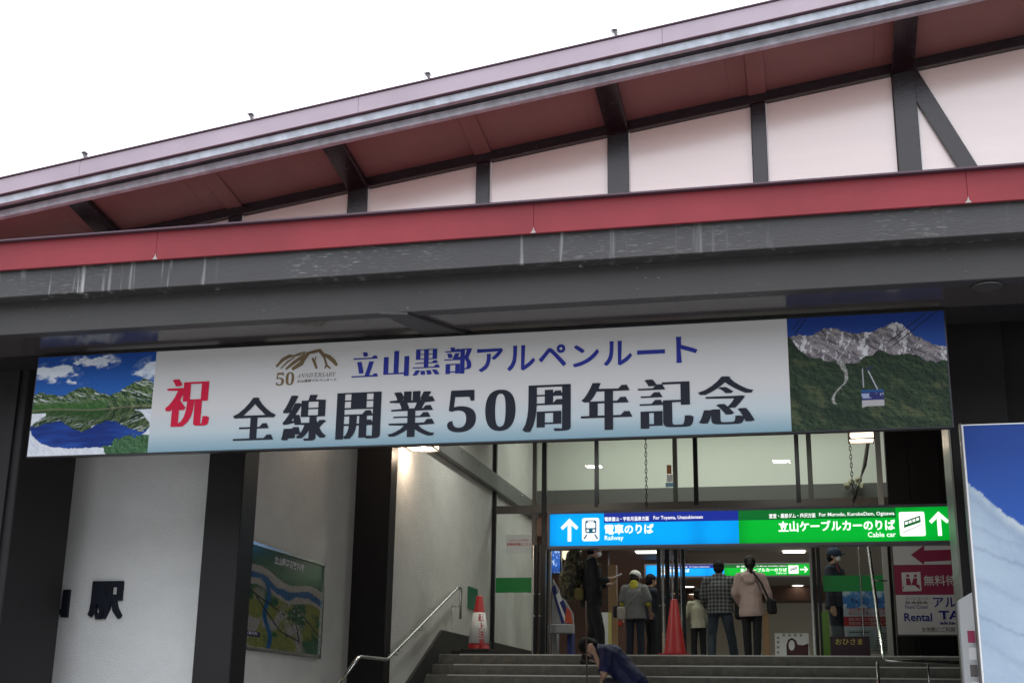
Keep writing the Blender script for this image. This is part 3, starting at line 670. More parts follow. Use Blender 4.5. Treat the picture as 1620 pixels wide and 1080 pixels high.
# ================================================================== BANNER
BY = 9.55
a, b = at(43.5, 722, Y=BY), at(1500, 492.2, Y=BY)
bx0, bx1, bz0, bz1 = -6.46, .955, 3.636, 4.496
bn = thing('anniversary_banner', 'long white celebration banner with mountain photos hanging under the porch beam', 'banner', ((bx0+bx1)/2, BY, bz0))
box('banner_frame', bx0-.012, bx1+.012, BY+.004, BY+.07, bz0-.012, bz1+.012, M_FRAMEB, bn, .003)
xl, xr = -5.35, -.168
picture('lake_photo', bx0, xl, bz0, bz1, BY, 240, 180, pic_lake, M_PRINT, bn)
picture('alps_photo', xr, bx1, bz0, bz1, BY, 260, 190, pic_alps, M_PRINT, bn)
picture('title_field', xl, xr, bz0, bz1, BY, 8, 60, pic_grad, M_PRINT, bn)
TY = BY-.003
def btext(s, px0, px1, pyb, pyt, m, style='mincho'): return ptext('lettering', s, (px0, pyb), (px1, pyt), TY, m, bn, style=style)
# each big character sits on its own measured spot
for s, p0, p1 in (('祝', (258, 676), (336, 597)),): btext(s, p0[0], p1[0], p0[1], p1[1], M_REDP)
for s, x0, y0, x1, y1 in (('全', 365, 697, 439, 627), ('線', 444, 698, 520, 623), ('開', 530, 695, 604, 619), ('業', 612, 692, 690, 617)):
    btext(s, x0, x1, y0, y1, M_BLACK)
ptext('lettering', '𝟓', (707, 684), (754, 616), TY, M_BLACK, bn, style='m', w=.004)
ptext('lettering', '𝟎', (767, 682), (816, 615), TY, M_BLACK, bn, style='m', w=.004)
for s, x0, y0, x1, y1 in (('周', 826, 684, 903, 607), ('年', 919, 681, 1000, 603), ('記', 1010, 678, 1096, 597), ('念', 1105, 672, 1192, 593)):
    btext(s, x0, x1, y0, y1, M_BLACK)
for s, x0, y0, x1, y1 in (('立', 556, 597, 600, 556), ('山', 606, 596, 648, 554), ('黒', 652, 594, 697, 551), ('部', 702, 592, 747, 548), ('ア', 754, 589, 796, 550), ('ル', 802, 587, 847, 545),
                          ('ペ', 852, 581, 896, 544), ('ン', 906, 581, 948, 544), ('ル', 955, 579, 1000, 538), ('ー', 1008, 561, 1052, 552), ('ト', 1070, 574, 1103, 531)):
    btext(s, x0, x1, y0, y1, M_NAVY, 'mincho' if s in '立山黒部' else 'm') if s in '立山黒部' else ptext('lettering', s, (x0, y0), (x1, y1), TY, M_NAVY, bn, style='m', w=.022)
ptext('lettering', '𝟓𝟎', (436, 610), (466, 588), TY, M_GOLD, bn, style='m')
ptext('lettering', '𝐴𝑁𝑁𝐼𝑉𝐸𝑅𝑆𝐴𝑅𝑌', (469, 598), (532, 588), TY, M_GREYP, bn)
ptext('lettering', '立山黒部アルペンルート', (469, 605), (532, 597.5), TY, M_GREYP, bn, w=.02, shear=.02)
def stroke(pts, wid, m, parent, name='emblem', Y=TY):
    """tapering flat brush strokes in one mesh"""
    V, Fc = [], []
    for line, wmax in pts:
        P = [Vector((at(x, y, Y=Y).x, at(x, y, Y=Y).z)) for x, y in line]; n = len(P); base = len(V)
        for i, p in enumerate(P):
            d = (P[min(i+1, n-1)]-P[max(i-1, 0)]).normalized(); nn = Vector((-d.y, d.x))
            w_ = wmax*(.25+.75*math.sin(math.pi*(i+.6)/(n+.2)))*wid
            V += [(p.x+nn.x*w_, Y, p.y+nn.y*w_), (p.x-nn.x*w_, Y-.0004, p.y-nn.y*w_)]
        Fc += [(base+2*i, base+2*i+1, base+2*i+3, base+2*i+2) for i in range(n-1)]
    return mesh_obj(name, V, Fc, m, parent)
stroke([([(437, 580), (447, 569), (458, 563), (463, 563)], 1.6), ([(444, 583), (455, 572), (466, 565)], .8), ([(461, 564), (474, 560), (482, 557), (478, 566)], 1.2), ([(452, 584), (464, 574), (474, 567), (482, 560)], 1.5), ([(462, 584), (476, 575), (482, 565), (488, 559)], 2.2),
        ([(484, 559), (498, 556), (506, 554), (512, 560)], 1.5), ([(505, 556), (513, 565), (517, 578), (523, 583)], 1.0), ([(494, 566), (498, 574), (501, 583)], 1.2), ([(511, 560), (520, 564), (528, 571), (533, 578)], 1.8), ([(500, 564), (497, 573), (500, 579)], .7), ([(514, 568), (516, 576), (514, 583)], .7)],
       .010, M_GOLD, bn)

# ================================================================== DIRECTION SIGN (lit box)
def sign_box(name, label, x0, x1, z0, z1, Y, mini=False, arrow_right=False):
    t = thing(name, label, 'sign', ((x0+x1)/2, Y, z0)); Wd, H = x1-x0, z1-z0
    box('sign_housing', x0-.03, x1+.03, Y+.006, Y+.22, z0-.035, z1+.035, M_SIGNFR, t, .006)
    for n_, a_, b_, c_, d_ in (('frame_rail', x0-.03, x1+.03, z1+.002, z1+.035), ('frame_rail', x0-.03, x1+.03, z0-.035, z0-.002), ('frame_rail', x0-.03, x0-.002, z0-.002, z1+.002), ('frame_rail', x1+.002, x1+.03, z0-.002, z1+.002)):
        box(n_, a_, b_, Y-.012, Y+.005, c_, d_, M_SIGNFR, t)
    def X(u): return x0+Wd*u
    def Z(v): return z0+H*v
    def sheet(nm, u0, u1, v0, v1, m, lay=0): 
        y = Y-.002*lay; return mesh_obj(nm, [(X(u0), y, Z(v0)), (X(u1), y, Z(v0)), (X(u1), y, Z(v1)), (X(u0), y, Z(v1))], [(0, 1, 2, 3)], m, t)
    mid = .484
    def glowpic(nm, u0, u1, v0, v1, col):
        def fn(u, v):
            k = np.clip(1.04-.50*np.exp(-((u-1)/.10)**2)*.35-.5*np.exp(-(u/.04)**2)*.5-.16*np.exp(-((v-0)/.12)**2)-.12*np.exp(-((v-1)/.12)**2)-.22*np.exp(-((u-.79)/.05)**2), .3, 1.1)
            return np.asarray(col)*k[..., None]
        return picture(nm, X(u0), X(u1), Z(v0), Z(v1), Y, 40, 10, fn, M_PRINT_GLOW, t)
    glowpic('blue_panel', 0, mid, 0, 1, (.0, .36, .95))
    sheet('dark_blue_strip', .142, mid, .70, 1, M_GBD, 1)
    glowpic('green_panel', mid, 1, 0, 1, (.0, .42, .03))
    sheet('dark_green_strip', mid, .865, .70, 1, M_GGD, 1)
    ly = Y-.004
    def tx(s, u0, u1, v0, v1, w=0): return text('lettering', s, X(u0), X(u1), Z(v0), Z(v1), ly, M_GW, t, w=w)
    def arrow(uc, r90=False):
        h = H*.36; cx, cz = X(uc), Z(.5); pts = [(-.16, -1), (.16, -1), (.16, .42), (.62, .0), (.80, .22), (0, 1), (-.80, .22), (-.62, 0), (-.16, .42)]
        pts = [(q_[0], q_[1]) for q_ in pts]
        if r90: pts = [(z, -x) for x, z in pts]
        P = [(cx+p[0]*h*.98, ly, cz+p[1]*h) for p in pts]; return mesh_obj('arrow', P, [tuple(range(len(P)))], M_GW, t)
    def rrect(nm, u0, u1, v0, v1, m, lay, r=.1):
        ax, bx, az, bz = X(u0), X(u1), Z(v0), Z(v1); rr = r*(bz-az); P = []
        for cx, cz, a0_ in ((bx-rr, az+rr, -90), (bx-rr, bz-rr, 0), (ax+rr, bz-rr, 90), (ax+rr, az+rr, 180)):
            for k in range(5): an = R(a0_+90*k/4); P.append((cx+rr*math.cos(an), Y-.002*lay, cz+rr*math.sin(an)))
        return mesh_obj(nm, P, [tuple(range(len(P)))], m, t)
    if not mini: arrow(.052)
    rrect('train_pictogram', .085, .142-.012, .14, .86, M_GW, 3)
    # train front: body outline, windscreen, lamps, rails
    def pr_(u, v): return (.108+u*.0305, .5+v*.36)
    for (a_, b_, c_, d_, mm, ly_) in ((-.48, .48, -.32, .80, M_GT, 4), (-.38, .38, .12, .58, M_GW, 5), (-.26, .26, .62, .72, M_GW, 5), (-.36, -.16, -.2, .0, M_GW, 5), (.16, .36, -.2, .0, M_GW, 5)):
        u0, v0 = pr_(a_, c_); u1, v1 = pr_(b_, d_); rrect('train_pictogram_mark', u0, u1, v0, v1, mm, ly_, .16)
    for sg in (-1, 1):
        (u0, v0), (u1, v1), (u2, v2), (u3, v3) = pr_(sg*.26, -.42), pr_(sg*.40, -.42), pr_(sg*.66, -.82), pr_(sg*.50, -.82)
        mesh_obj('train_pictogram_mark', [(X(u0), Y-.008, Z(v0)), (X(u1), Y-.008, Z(v1)), (X(u2), Y-.008, Z(v2)), (X(u3), Y-.008, Z(v3))], [(0, 1, 2, 3)], M_GT, t)
    tx('電鉄富山・宇奈月温泉方面', .144, .258, .745, .885, .018); tx('For Toyama, Unazukionsen', .270, .395, .745, .885, .012)
    tx('電車のりば', .144, .270, .335, .655, .03); tx('Railway', .144, .192, .12, .30, .012)
    tx('室堂・黒部ダム・扇沢方面', .560, .673, .745, .885, .018); tx('For Murodo, KurobeDam, Ogizawa', .682, .862, .745, .885, .012)
    tx('立山ケーブルカーのりば', .582, .862, .325, .655, .03); tx('Cable car', .796, .862, .13, .28, .012)
    rrect('cable_car_pictogram', .872, .932, .14, .86, M_GW, 3, .08)
    def cc(u, v): return (.902+u*.03, .5+v*.36)
    def quad(pts, mm, l_): 
        P = [(X(cc(u, v)[0]), Y-.002*l_, Z(cc(u, v)[1])) for u, v in pts]; mesh_obj('cable_car_pictogram_mark', P, [tuple(range(len(P)))], mm, t)
    quad([(-.66, -.32), (.68, .14), (.66, .68), (-.62, .24)], M_GGT, 4)
    for k in range(4):
        u0 = -.55+k*.295; s0 = -.32+.344*(u0+.66); quad([(u0, s0+.22), (u0+.22, s0+.29), (u0+.22, s0+.50), (u0, s0+.43)], M_GW, 5)
    quad([(-.75, -.72), (.75, -.06), (.75, -.02), (-.75, -.67)], M_GGT, 4)
    arrow(.965, arrow_right)
    return t
SY = 16.5
a, b = at(870, 864, Y=SY), at(1502, 800, Y=SY)
sign_box('direction_sign', 'large lit blue and green direction sign hanging above the station doors', -3.405, 1.58, 3.715, 4.125, SY)
a, b = at(1062, 911, Y=26), at(1281, 891, Y=26)
sign_box('direction_sign', 'smaller lit direction sign deep inside the hall behind the walking couple', at(1022, 905, Y=26).x, b.x, a.z, b.z, 26, True, True)
for sx_, py0, lab in ((at(1022, 740, Y=SY+.1).x, 0, 'dark chain holding the lit direction sign over its blue half'), (at(1347, 740, Y=SY+.1).x, 0, 'dark chain holding the lit direction sign over its green half')):
    bm = bmesh.new(); z = 4.16; k = 0
    while z < 6.0:
        pts = []
        for i in range(9):
            an = 2*math.pi*i/8; u = math.cos(an)*.014; v = math.sin(an)*.034; pts.append((sx_+(u if k % 2 else 0), SY+.1+(0 if k % 2 else u), z+.034+v))
        tube_bm(bm, pts, .0055, 5); z += .054; k += 1
    tag(bm_obj('hanging_chain', bm, M_FRAMEB, None, True), lab, 'chain')

# ================================================================== LANTERNS
def lantern(label, x0, x1, y0, y1, z0, z1, e):
    t = thing('box_lantern', label, 'lamp', ((x0+x1)/2, (y0+y1)/2, z0))
    box('lantern_diffuser', x0+.012, x1-.012, y0+.012, y1-.012, z0+.012, z1-.012, M_LAMPG, t)
    w = .014
    for x in (x0, x1-w):
        for y in (y0, y1-w): box('lantern_bar', x, x+w, y, y+w, z0, z1, M_FRAME, t)
    for z in (z0, z1-w):
        for x in (x0, x1-w): box('lantern_bar', x, x+w, y0+w, y1-w, z, z+w, M_FRAME, t)
        for y in (y0, y1-w): box('lantern_bar', x0+w, x1-w, y, y+w, z, z+w, M_FRAME, t)
    l = bpy.data.lights.new('lantern_glow', 'POINT'); l.energy = e; l.color = (1, .78, .56); l.shadow_soft_size = .03
    o = bpy.data.objects.new('lantern_glow', l); C.objects.link(o); o.location = ((x0+x1)/2, (y0+y1)/2, z0-.06)
    return t
p = at(660, 711, X=-4.62)
lantern('glowing box lantern on the left porch pillar under the banner', -4.98, -4.62, 15.15, 15.5, 4.79, 5.06, 9)
p = at(1363, 694, Y=16.6)
lantern('glowing box lantern at the right end under the banner photo of the gondola', p.x-.16, p.x+.16, 16.6, 16.9, p.z, p.z+.25, 3)
mat('pale_steel_paint', (.42, .42, .38), .5)
tag(tube('steel_strut', [tuple(at(1373, 700, Y=19.7)), tuple(at(1368, 735, Y=19.7)), tuple(at(1352, 788, Y=19.7))], .03, MATS['pale_steel_paint']), 'pale slanting strut behind the right box lantern', 'strut')
# front lantern that lights the map wall from behind the banner
lantern('box lantern high on the left porch wall above the map board', -5.45, -5.12, 12.9, 13.25, 5.0, 5.27, 4)

# ================================================================== MAP BOARD, WALL LETTERS
mb = thing('map_board', 'framed green illustrated area map on the left porch wall', 'map', (-5.44, 12.7, 2.2))
box('board_back', -5.459, -5.425, 11.72, 13.80, 2.19, 3.20, M_WHITE, mb)
picture('map_print', 11.745, 13.775, 2.215, 3.175, -5.421, 220, 130, pic_map, M_PRINT_GLOSS, mb, 'side')
for a_ in ((11.70, 13.82, 3.176, 3.215), (11.70, 13.82, 2.175, 2.214), (11.70, 11.744, 2.214, 3.176), (13.776, 13.82, 2.214, 3.176)):
    box('board_frame', -5.459, -5.405, a_[0], a_[1], a_[2], a_[3], M_STEEL, mb, .004)
a_, b_ = at(427, 890, X=-5.418), at(470, 893, X=-5.418)
text('lettering', '立山駅周辺案内図', 12.42, 13.20, 3.055, 3.135, -5.417, M_WHITEP, mb, w=.02, face='side')
text('lettering', '立山案内所', 11.76, 12.12, 2.325, 2.355, -5.4165, M_WHITEP, mb, face='side')

wl = thing('station_name_letters', 'raised black station name characters on the grey front wall', 'lettering', (-6.6, 11.34, 2.4))
def raised(s, p0, p1):
    a, b = at(*p0, Y=11.32), at(*p1, Y=11.32); return text('character', s, a.x, b.x, a.z, b.z, 11.33, M_BLACK, wl, w=.03, depth=.035)
raised('駅', (139, 978), (196, 919)); raised('山', (52, 975), (111, 922)); raised('立', (-34, 985), (24, 926))

# ================================================================== HANDRAILS
hr = thing('handrail', 'steel handrail climbing the left wall beside the stairs', 'handrail', (-4.85, 15, 1.9))
x = -4.9
def at2(px, py): return tuple(at(px, py, X=x))
tp = at(725, 928, X=x); t0 = at(612, 1044, X=x)
path = [(x, 12.2, t0.z-.5*(t0.y-.9-12.2)-.02), (x, t0.y-.95, t0.z), (x, t0.y, t0.z+.01), tuple(tp), (x, tp.y+.14, tp.z-.0), (x, tp.y+.14, tp.z-.42)]
tube('rail_tube', bend(path, .07), .021, M_STEEL, hr, 12)
for yy in (15.0, 15.9, 12.9):
    zz = t0.z+(yy-t0.y)*(tp.z-t0.z)/(tp.y-t0.y) if yy > t0.y else t0.z-.5*(t0.y-.95-yy)
    tube('rail_bracket', bend([(x, yy, zz-.02), (x, yy, zz-.075), (-5.035 if yy > 14 else -5.46, yy, zz-.075)], .03), .008, M_STEEL, hr, 8)
    lathe('bracket_plate', [(.03, 0), (.03, .01)], (-5.03+.01, yy, zz-.08), M_STEEL, hr, 12)
tube('rail_bracket', [(x, tp.y+.14, tp.z-.25), (-5.035, tp.y+.14, tp.z-.25)], .009, M_STEEL, hr, 8)
hr2 = thing('handrail', 'steel handrail at the right side of the stairs in front of the snow poster', 'handrail', (.6, 15.5, 2))
a_, b_, c_ = at(1374, 866, Y=17.3), at(1398, 1044, Y=15.6), at(1520, 1048, Y=15.6)
tube('rail_tube', bend([tuple(a_), tuple(b_), tuple(c_)], .09), .024, M_STEEL, hr2, 12)
tube('rail_post', [tuple(at(1388, 1046, Y=15.65)), (at(1388, 1046, Y=15.65).x, 15.65, 1.5)], .019, M_STEEL, hr2, 10)
tube('rail_post', [(c_.x-.35, c_.y, c_.z), (c_.x-.35, c_.y, c_.z-.35)], .012, M_STEEL, hr2, 8)
tube('rail_bracket', [tuple(at(1384, 918, Y=16.8)), tuple(at(1403, 918, Y=17.1))], .01, M_STEEL, hr2, 8)

# ================================================================== CONES
def cone(label, px, ptop, pbot, Y, zf, H, sleeve):
    c = at(px, pbot, Y=Y); c = Vector((c.x, Y, zf)); t = thing('traffic_cone', label, 'traffic cone', tuple(c), 'red traffic cones on the landing')
    w = .20; box('cone_base', c.x-w, c.x+w, Y-w, Y+w, zf, zf+.035, M_RUBBER if sleeve else M_CONE, t, .008)
    lathe('cone_body', [(.158, .036), (.145, .05), (.045, H-.01), (.035, H), (.0305, H+.003)], (c.x, c.y, zf), M_CONE, t, 28)
    if sleeve:
        r0, r1 = .150-.105*(.11-.05)/(H-.06)+.004, .150-.105*((H*.70)-.05)/(H-.06)+.004
        lathe('cone_sleeve', [(r0, .11), (r1, H*.70)], (c.x, c.y, zf), M_WHITE, t, 28)
        d = (EYE-c); d.z = 0; d.normalize()
        for i, s in enumerate('頭上注意'):
            z1 = H*.67-i*.108; zc = z1-.05; rr = .150-.105*(zc-.05)/(H-.06)+.010
            o = text('lettering', s, -.042, .042, -.048, .048, 0, M_REDT, t, w=.02)
            o.data.transform(Matrix.Translation(t.location)); 
            o.data.transform(Matrix.Rotation(math.atan2(d.x, -d.y)+.25, 4, 'Z'))
            # wrap onto the cone
            me = o.data; ang = math.atan2(d.x, -d.y)+.30
            me.transform(Matrix.Rotation(-(math.atan2(d.x, -d.y)+.25), 4, 'Z'))
            for v in me.vertices:
                a2 = v.co.x/rr; z = zc+v.co.z; r3 = .150-.105*(z-.05)/(H-.06)+.0065
                an = ang+a2; v.co = Vector((math.sin(an)*r3, -math.cos(an)*r3, z))
    return t
ma = box('floor_mat', at(722, 1032, Y=17.3).x, at(797, 1032, Y=17.3).x, 17.05, 17.65, LZ, LZ+.045, M_RUBBER); tag(ma, 'black rubber mat under the cone with red writing', 'mat')
cone('red cone with white sleeve and red writing at the left wall', 757, 940, 1027, 17.38, LZ+.046, .74, True)
cone('plain red cone standing before the middle door posts', 1068, 950, 1035, 17.5, LZ, .74, False)

# ================================================================== RED/WHITE DIRECTION BOARD, NOTICE, PLATE
DY = 19.4
db = thing('information_board', 'maroon and white board pointing left to the free waiting room', 'sign', (1.5, DY, 2.78))
dx0, dx1, dz0, dz1 = at(1421, 1002, Y=DY).x, 2.05, at(1421, 1003, Y=DY).z, at(1421, 863, Y=DY).z
box('board_back', dx0-.02, dx1, DY+.005, DY+.06, dz0-.02, dz1+.2, M_FRAME, db)
def dsheet(nm, y0, y1, m, d=0): 
    za, zb_ = at(1421, y1, Y=DY).z, at(1421, y0, Y=DY).z; return mesh_obj(nm, [(dx0, DY-d, za), (dx1, DY-d, za), (dx1, DY-d, zb_), (dx0, DY-d, zb_)], [(0, 1, 2, 3)], m, db)
M_DIMW = mat('pale_sign_face', (.50, .49, .51), .5)
dsheet('arrow_panel', 845, 893, M_DIMW); dsheet('maroon_panel', 893.5, 940, M_MAROON); dsheet('white_panel', 940.5, 1003, M_DIMW)
P = [(1441, 877), (1462, 862), (1462, 870), (1530, 868), (1530, 902), (1505, 902), (1505, 886), (1462, 888), (1462, 893)]
mesh_obj('arrow', [tuple(at(x_, y_, Y=DY-.003)) for x_, y_ in P], [tuple(range(len(P)))], M_MAROON, db)
P = [(1426, 905), (1456, 904), (1458, 934), (1428, 935)]
mesh_obj('waiting_pictogram', [tuple(at(x_, y_, Y=DY-.003)) for x_, y_ in P], [(0, 1, 2, 3)], M_DIMW, db)
for sg, cx in ((-1, 1436), (1, 1448)):
    for P in ([(cx-3, 914), (cx+3, 914), (cx+4+sg*-2, 925), (cx-4-sg*2, 925)], [(cx-2, 908), (cx+2, 908), (cx+2, 912), (cx-2, 912)], [(cx+sg*2-4, 924), (cx+sg*6, 924), (cx+sg*8, 931), (cx+sg*6, 931)]):
        mesh_obj('waiting_pictogram_mark', [tuple(at(x_, y_, Y=DY-.006)) for x_, y_ in P], [(0, 1, 2, 3)], M_MAROON, db)
ptext('lettering', '無料待合', (1462, 926), (1530, 909), DY-.004, M_DIMW, db, w=.012)
ptext('lettering', 'フードコート', (1432, 949), (1468, 944), DY-.004, M_NAVY, db); ptext('lettering', '飲食軽食', (1432, 955), (1468, 950), DY-.004, M_GREYP, db); ptext('lettering', 'Food Court', (1432, 962), (1468, 956), DY-.004, M_NAVY, db)
ptext('lettering', 'アルペン', (1477, 960), (1551, 944), DY-.004, M_NAVY, db, w=.015)
ptext('lettering', 'Rental', (1431, 982), (1474, 969), DY-.004, M_NAVY, db, w=.02); ptext('lettering', 'TATEYAMA', (1486, 979), (1620, 965), DY-.004, M_NAVY, db, w=.03); ptext('lettering', 'akia.ne', (1487, 987), (1530, 982), DY-.004, M_NAVY, db, w=.02)
ptext('lettering', 'お気軽にご利用下さい', (1459, 999), (1533, 991), DY-.004, M_GREYP, db)

no = thing('paper_notice', 'white paper notice with red lines taped inside the left glass pane', 'notice', tuple(at(821, 860, Y=19.88)))
a_, b_ = at(800, 875, Y=19.885), at(841, 845, Y=19.885)
box('paper_sheet', a_.x, b_.x, 19.885, 19.889, a_.z, b_.z, M_PAPER, no)
ptext('lettering', 'やまびこからお客様は', (805, 856), (837, 852), 19.882, M_REDT, no); ptext('lettering', '自動発券機はこちら', (802, 863), (840, 857.5), 19.882, M_REDT, no, w=.01)
gp = box('wall_plate', -5.033, -5.012, at(741, 950, X=-5.02).y, at(755, 950, X=-5.02).y, at(748, 963, X=-5.02).z, at(748, 929, X=-5.02).z, mat('green_box_paint', (.03, .16, .09), .4)); tag(gp, 'small green box on the left wall behind the lettered cone', 'box')

# ================================================================== SNOW POSTER
PY = 10.0
sp_ = thing('snow_wall_poster', 'huge poster of a cut snow wall under blue sky at the right pillar', 'poster', (1.7, PY, 1))
box('poster_board', 1.062, 3.2, PY+.004, PY+.06, .55, 3.74, M_WHITE, sp_)
picture('snow_print', 1.075, 3.19, .57, 3.73, PY, 200, 300, pic_snow, M_PRINT, sp_)
box('poster_edge', 1.048, 1.061, PY-.008, PY+.07, .5, 3.75, M_FRAME, sp_, .003)
box('poster_edge', 3.2, 3.22, PY-.012, PY+.07, .5, 3.75, M_STEEL, sp_, .003)
lr = thing('leaflet_case', 'pale metal leaflet case standing left of the snow poster', 'leaflet case', (1.0, 10.2, 0))
a_, b_ = at(1517, 948, Y=10.3), at(1536, 935, Y=10.3)
hexa('case_body', [(a_.x-.0, 10.35, .6), (a_.x, 10.5, .6), (b_.x+.02, 10.3, .6), (b_.x+.02, 10.2, .6), (a_.x, 10.35, a_.z), (a_.x, 10.5, a_.z), (b_.x+.02, 10.3, b_.z), (b_.x+.02, 10.2, b_.z)], mat('pale_case_paint', (.4, .41, .42), .4), lr, .004)
for k, cm in enumerate((M_MAROON, M_DIMW, M_FRAME, M_DIMW)):
    z = 2.25-.12*k; box('leaflet', a_.x+.03, b_.x-.01, 10.18, 10.2, z-.085, z, cm, lr)

# small round vents / fitting in the dark soffit on the right
for (px, py, rr) in ((1562, 452, .10),):
    p = at(px, py, Z=dzb-.004); t = thing('ceiling_spotlight', 'unlit round fitting in the dark soffit at the right edge', 'ceiling light', tuple(p))
    lathe('fitting_ring', [(rr*.9, -.01), (rr, -.012), (rr*1.06, -.002), (rr*.9, -.002)], p, M_FRAME, t, 24)

# ================================================================== SNOW GUARDS ON THE UPPER ROOF
for px, py, lab in ((138, 247, 'snow guard nearest the left edge of the upper roof'), (402, 184, 'second snow guard from the left on the upper roof'), (682, 118, 'third snow guard from the left on the upper roof'), (978, 50, 'snow guard farthest right on the upper roof edge')):
    p = at(px, py, Y=10.9); t = thing('snow_guard', lab, 'roof bracket', tuple(p), 'snow guards on the roof edge'); zz = 7.935+.14*p.x
    box('guard_foot', p.x-.035, p.x+.035, 10.86, 11.0, zz, zz+.018, M_FRAME, t)
    hexa('guard_fin', [(p.x-.01, 10.88, zz+.018), (p.x-.01, 10.97, zz+.018), (p.x+.012, 10.97, zz+.018), (p.x+.018, 10.88, zz+.018), (p.x-.055, 10.88, zz+.12), (p.x-.055, 10.93, zz+.12), (p.x-.025, 10.93, zz+.12), (p.x-.025, 10.88, zz+.12)], M_FRAME, t)
    box('guard_bar', p.x-.07, p.x-.005, 10.86, 10.95, zz+.118, zz+.135, M_STEEL, t)

# ================================================================== THINGS INSIDE THE DOORS
bp = thing('lit_poster', 'tall lit blue poster just inside the left door', 'poster', tuple(at(879, 880, Y=21.5)))
a_, b_ = at(873, 906, Y=21.5), at(886, 868, Y=21.5)
box('poster_case', a_.x-.02, b_.x+.02, 21.504, 21.6, a_.z-.02, b_.z+.02, M_FRAMEB, bp); picture('poster_print', a_.x, b_.x, a_.z, b_.z, 21.5, 30, 80, pic_blue, M_PRINT_GLOW, bp)
pc = at(903, 872, Y=21.8)
pl = thing('paper_lantern', 'round glowing paper lamp above the camouflage backpack', 'lamp', tuple(pc))
lathe('lamp_shade', [(.05, -.16), (.12, -.13), (.17, -.06), (.18, 0), (.17, .06), (.12, .13), (.05, .16)], pc, glow('paper_lamp_glow', (1, .88, .62), .7), pl, 20)
tube('lamp_cord', [(pc.x, pc.y, pc.z+.16), (pc.x, pc.y, 4.79)], .006, M_BLACK, pl, 6)
mat('dull_white_card', (.34, .34, .36), .7)
dsk = thing('brochure_stand', 'white and navy slanted brochure stand with orange leaflets at the left door', 'display stand', tuple(at(890, 1035, Y=21)))
a_ = at(873, 1000, Y=21); x0_, x1_ = a_.x, at(909, 1000, Y=21).x
box('stand_leg', x0_+.02, x0_+.08, 20.9, 21.2, LZ, 3.0, MATS['dull_white_card'], dsk); box('stand_leg', x1_-.10, x1_-.03, 20.9, 21.2, LZ, 3.0, mat('navy_cloth', (.02, .03, .16), .7), dsk)
prism('display_panel', [(x0_, 3.0), (x1_, 2.95), (x1_-.02, 3.2), (x0_+.02, 3.75)], 20.95, 21.0, MATS['dull_white_card'], dsk)
for k, cm in enumerate((MATS['navy_cloth'], M_PAPER, MATS['navy_cloth'])): prism('leaflet', [(x0_+.0+.07*k, 3.62-.12*k), (x0_+.06+.07*k, 3.66-.12*k), (x1_-.14+.06*k, 3.07), (x1_-.2+.06*k, 3.04)], 20.93-.004*k, 20.94-.004*k, cm, dsk)
prism('leaflet', [(x1_-.14, 3.06), (x1_-.01, 3.04), (x1_-.05, 3.25), (x1_-.12, 3.3)], 20.90, 20.91, mat('orange_leaflet', (.5, .07, .03), .5), dsk)
box('stand_counter', x0_, x1_+.02, 20.7, 20.92, 2.88, 3.02, MATS['dull_white_card'], dsk, .01)
dt = thing('drawing_board', 'pale poster board with two drawn faces beside the standing man', 'poster', tuple(at(950, 1035, Y=22)))
a_, b_ = at(935, 1035, Y=22), at(962, 968, Y=22)
box('board_panel_sheet', a_.x, b_.x, 22.0, 22.03, LZ, b_.z, M_PAPER, dt); box('board_margin', b_.x, b_.x+.05, 22.0, 22.04, LZ, b_.z, mat('yellow_margin', (.55, .5, .15), .5), dt)
for px, py, r_ in ((943, 990, .05), (951, 990, .05), (947, 978, .03)):
    c_ = at(px, py, Y=21.995); P = [(c_.x+math.cos(k*.7854)*r_, 21.995, c_.z+math.sin(k*.7854)*r_) for k in range(8)]; mesh_obj('drawn_face', P, [tuple(range(8))], mat('grey_ink', (.28, .28, .28), .6), dt)
fb = thing('photo_board', 'white cutout board of a dark hooded figure in the hall', 'board', tuple(at(1255, 1035, Y=24)))
a_, b_ = at(1227, 1040, Y=24), at(1279, 1001, Y=24)
box('board_sheet', a_.x, b_.x, 24.0, 24.04, LZ, b_.z, M_PAPER, fb)
P = [(1245, 1040), (1244, 1020), (1247, 1011), (1253, 1008), (1259, 1012), (1262, 1019), (1270, 1020), (1279, 1017), (1279, 1040)]
mesh_obj('figure_print', [tuple(at(x_, y_, Y=23.996)) for x_, y_ in P], [tuple(range(len(P)))], mat('dark_maroon_ink', (.06, .015, .02), .6), fb)
P = [(1252.5+5*math.cos(k*.628), 1020+8.5*math.sin(k*.628)) for k in range(10)]
mesh_obj('face_print', [tuple(at(x_, y_, Y=23.992)) for x_, y_ in P], [tuple(range(10))], M_PAPER, fb)
for k, (x_, y_) in enumerate(((1231, 1008), (1231, 1015), (1231, 1023), (1231, 1031), (1240, 1004), (1249, 1004), (1258, 1004), (1267, 1004))):
    c_ = at(x_, y_, Y=23.995); P = [(c_.x+math.cos(j*1.05)*.025, 23.995, c_.z+math.sin(j*1.05)*.025) for j in range(6)]; mesh_obj('drawn_mark', P, [tuple(range(6))], MATS['grey_ink'], fb)
dp = thing('door_poster', 'blue topped notice poster with a red band behind the right glass door', 'poster', tuple(at(1373, 1035, Y=19.98)))
a_, b_ = at(1338, 1033, Y=19.98), at(1411, 934, Y=19.98)
dpz0 = a_.z; dpz1 = b_.z
box('poster_board', a_.x, b_.x, 19.984, 20.0, dpz0, dpz1, M_WHITE, dp); picture('poster_print', a_.x, b_.x, dpz0, dpz1, 19.98, 120, 160, pic_doorposter, M_PRINT, dp)
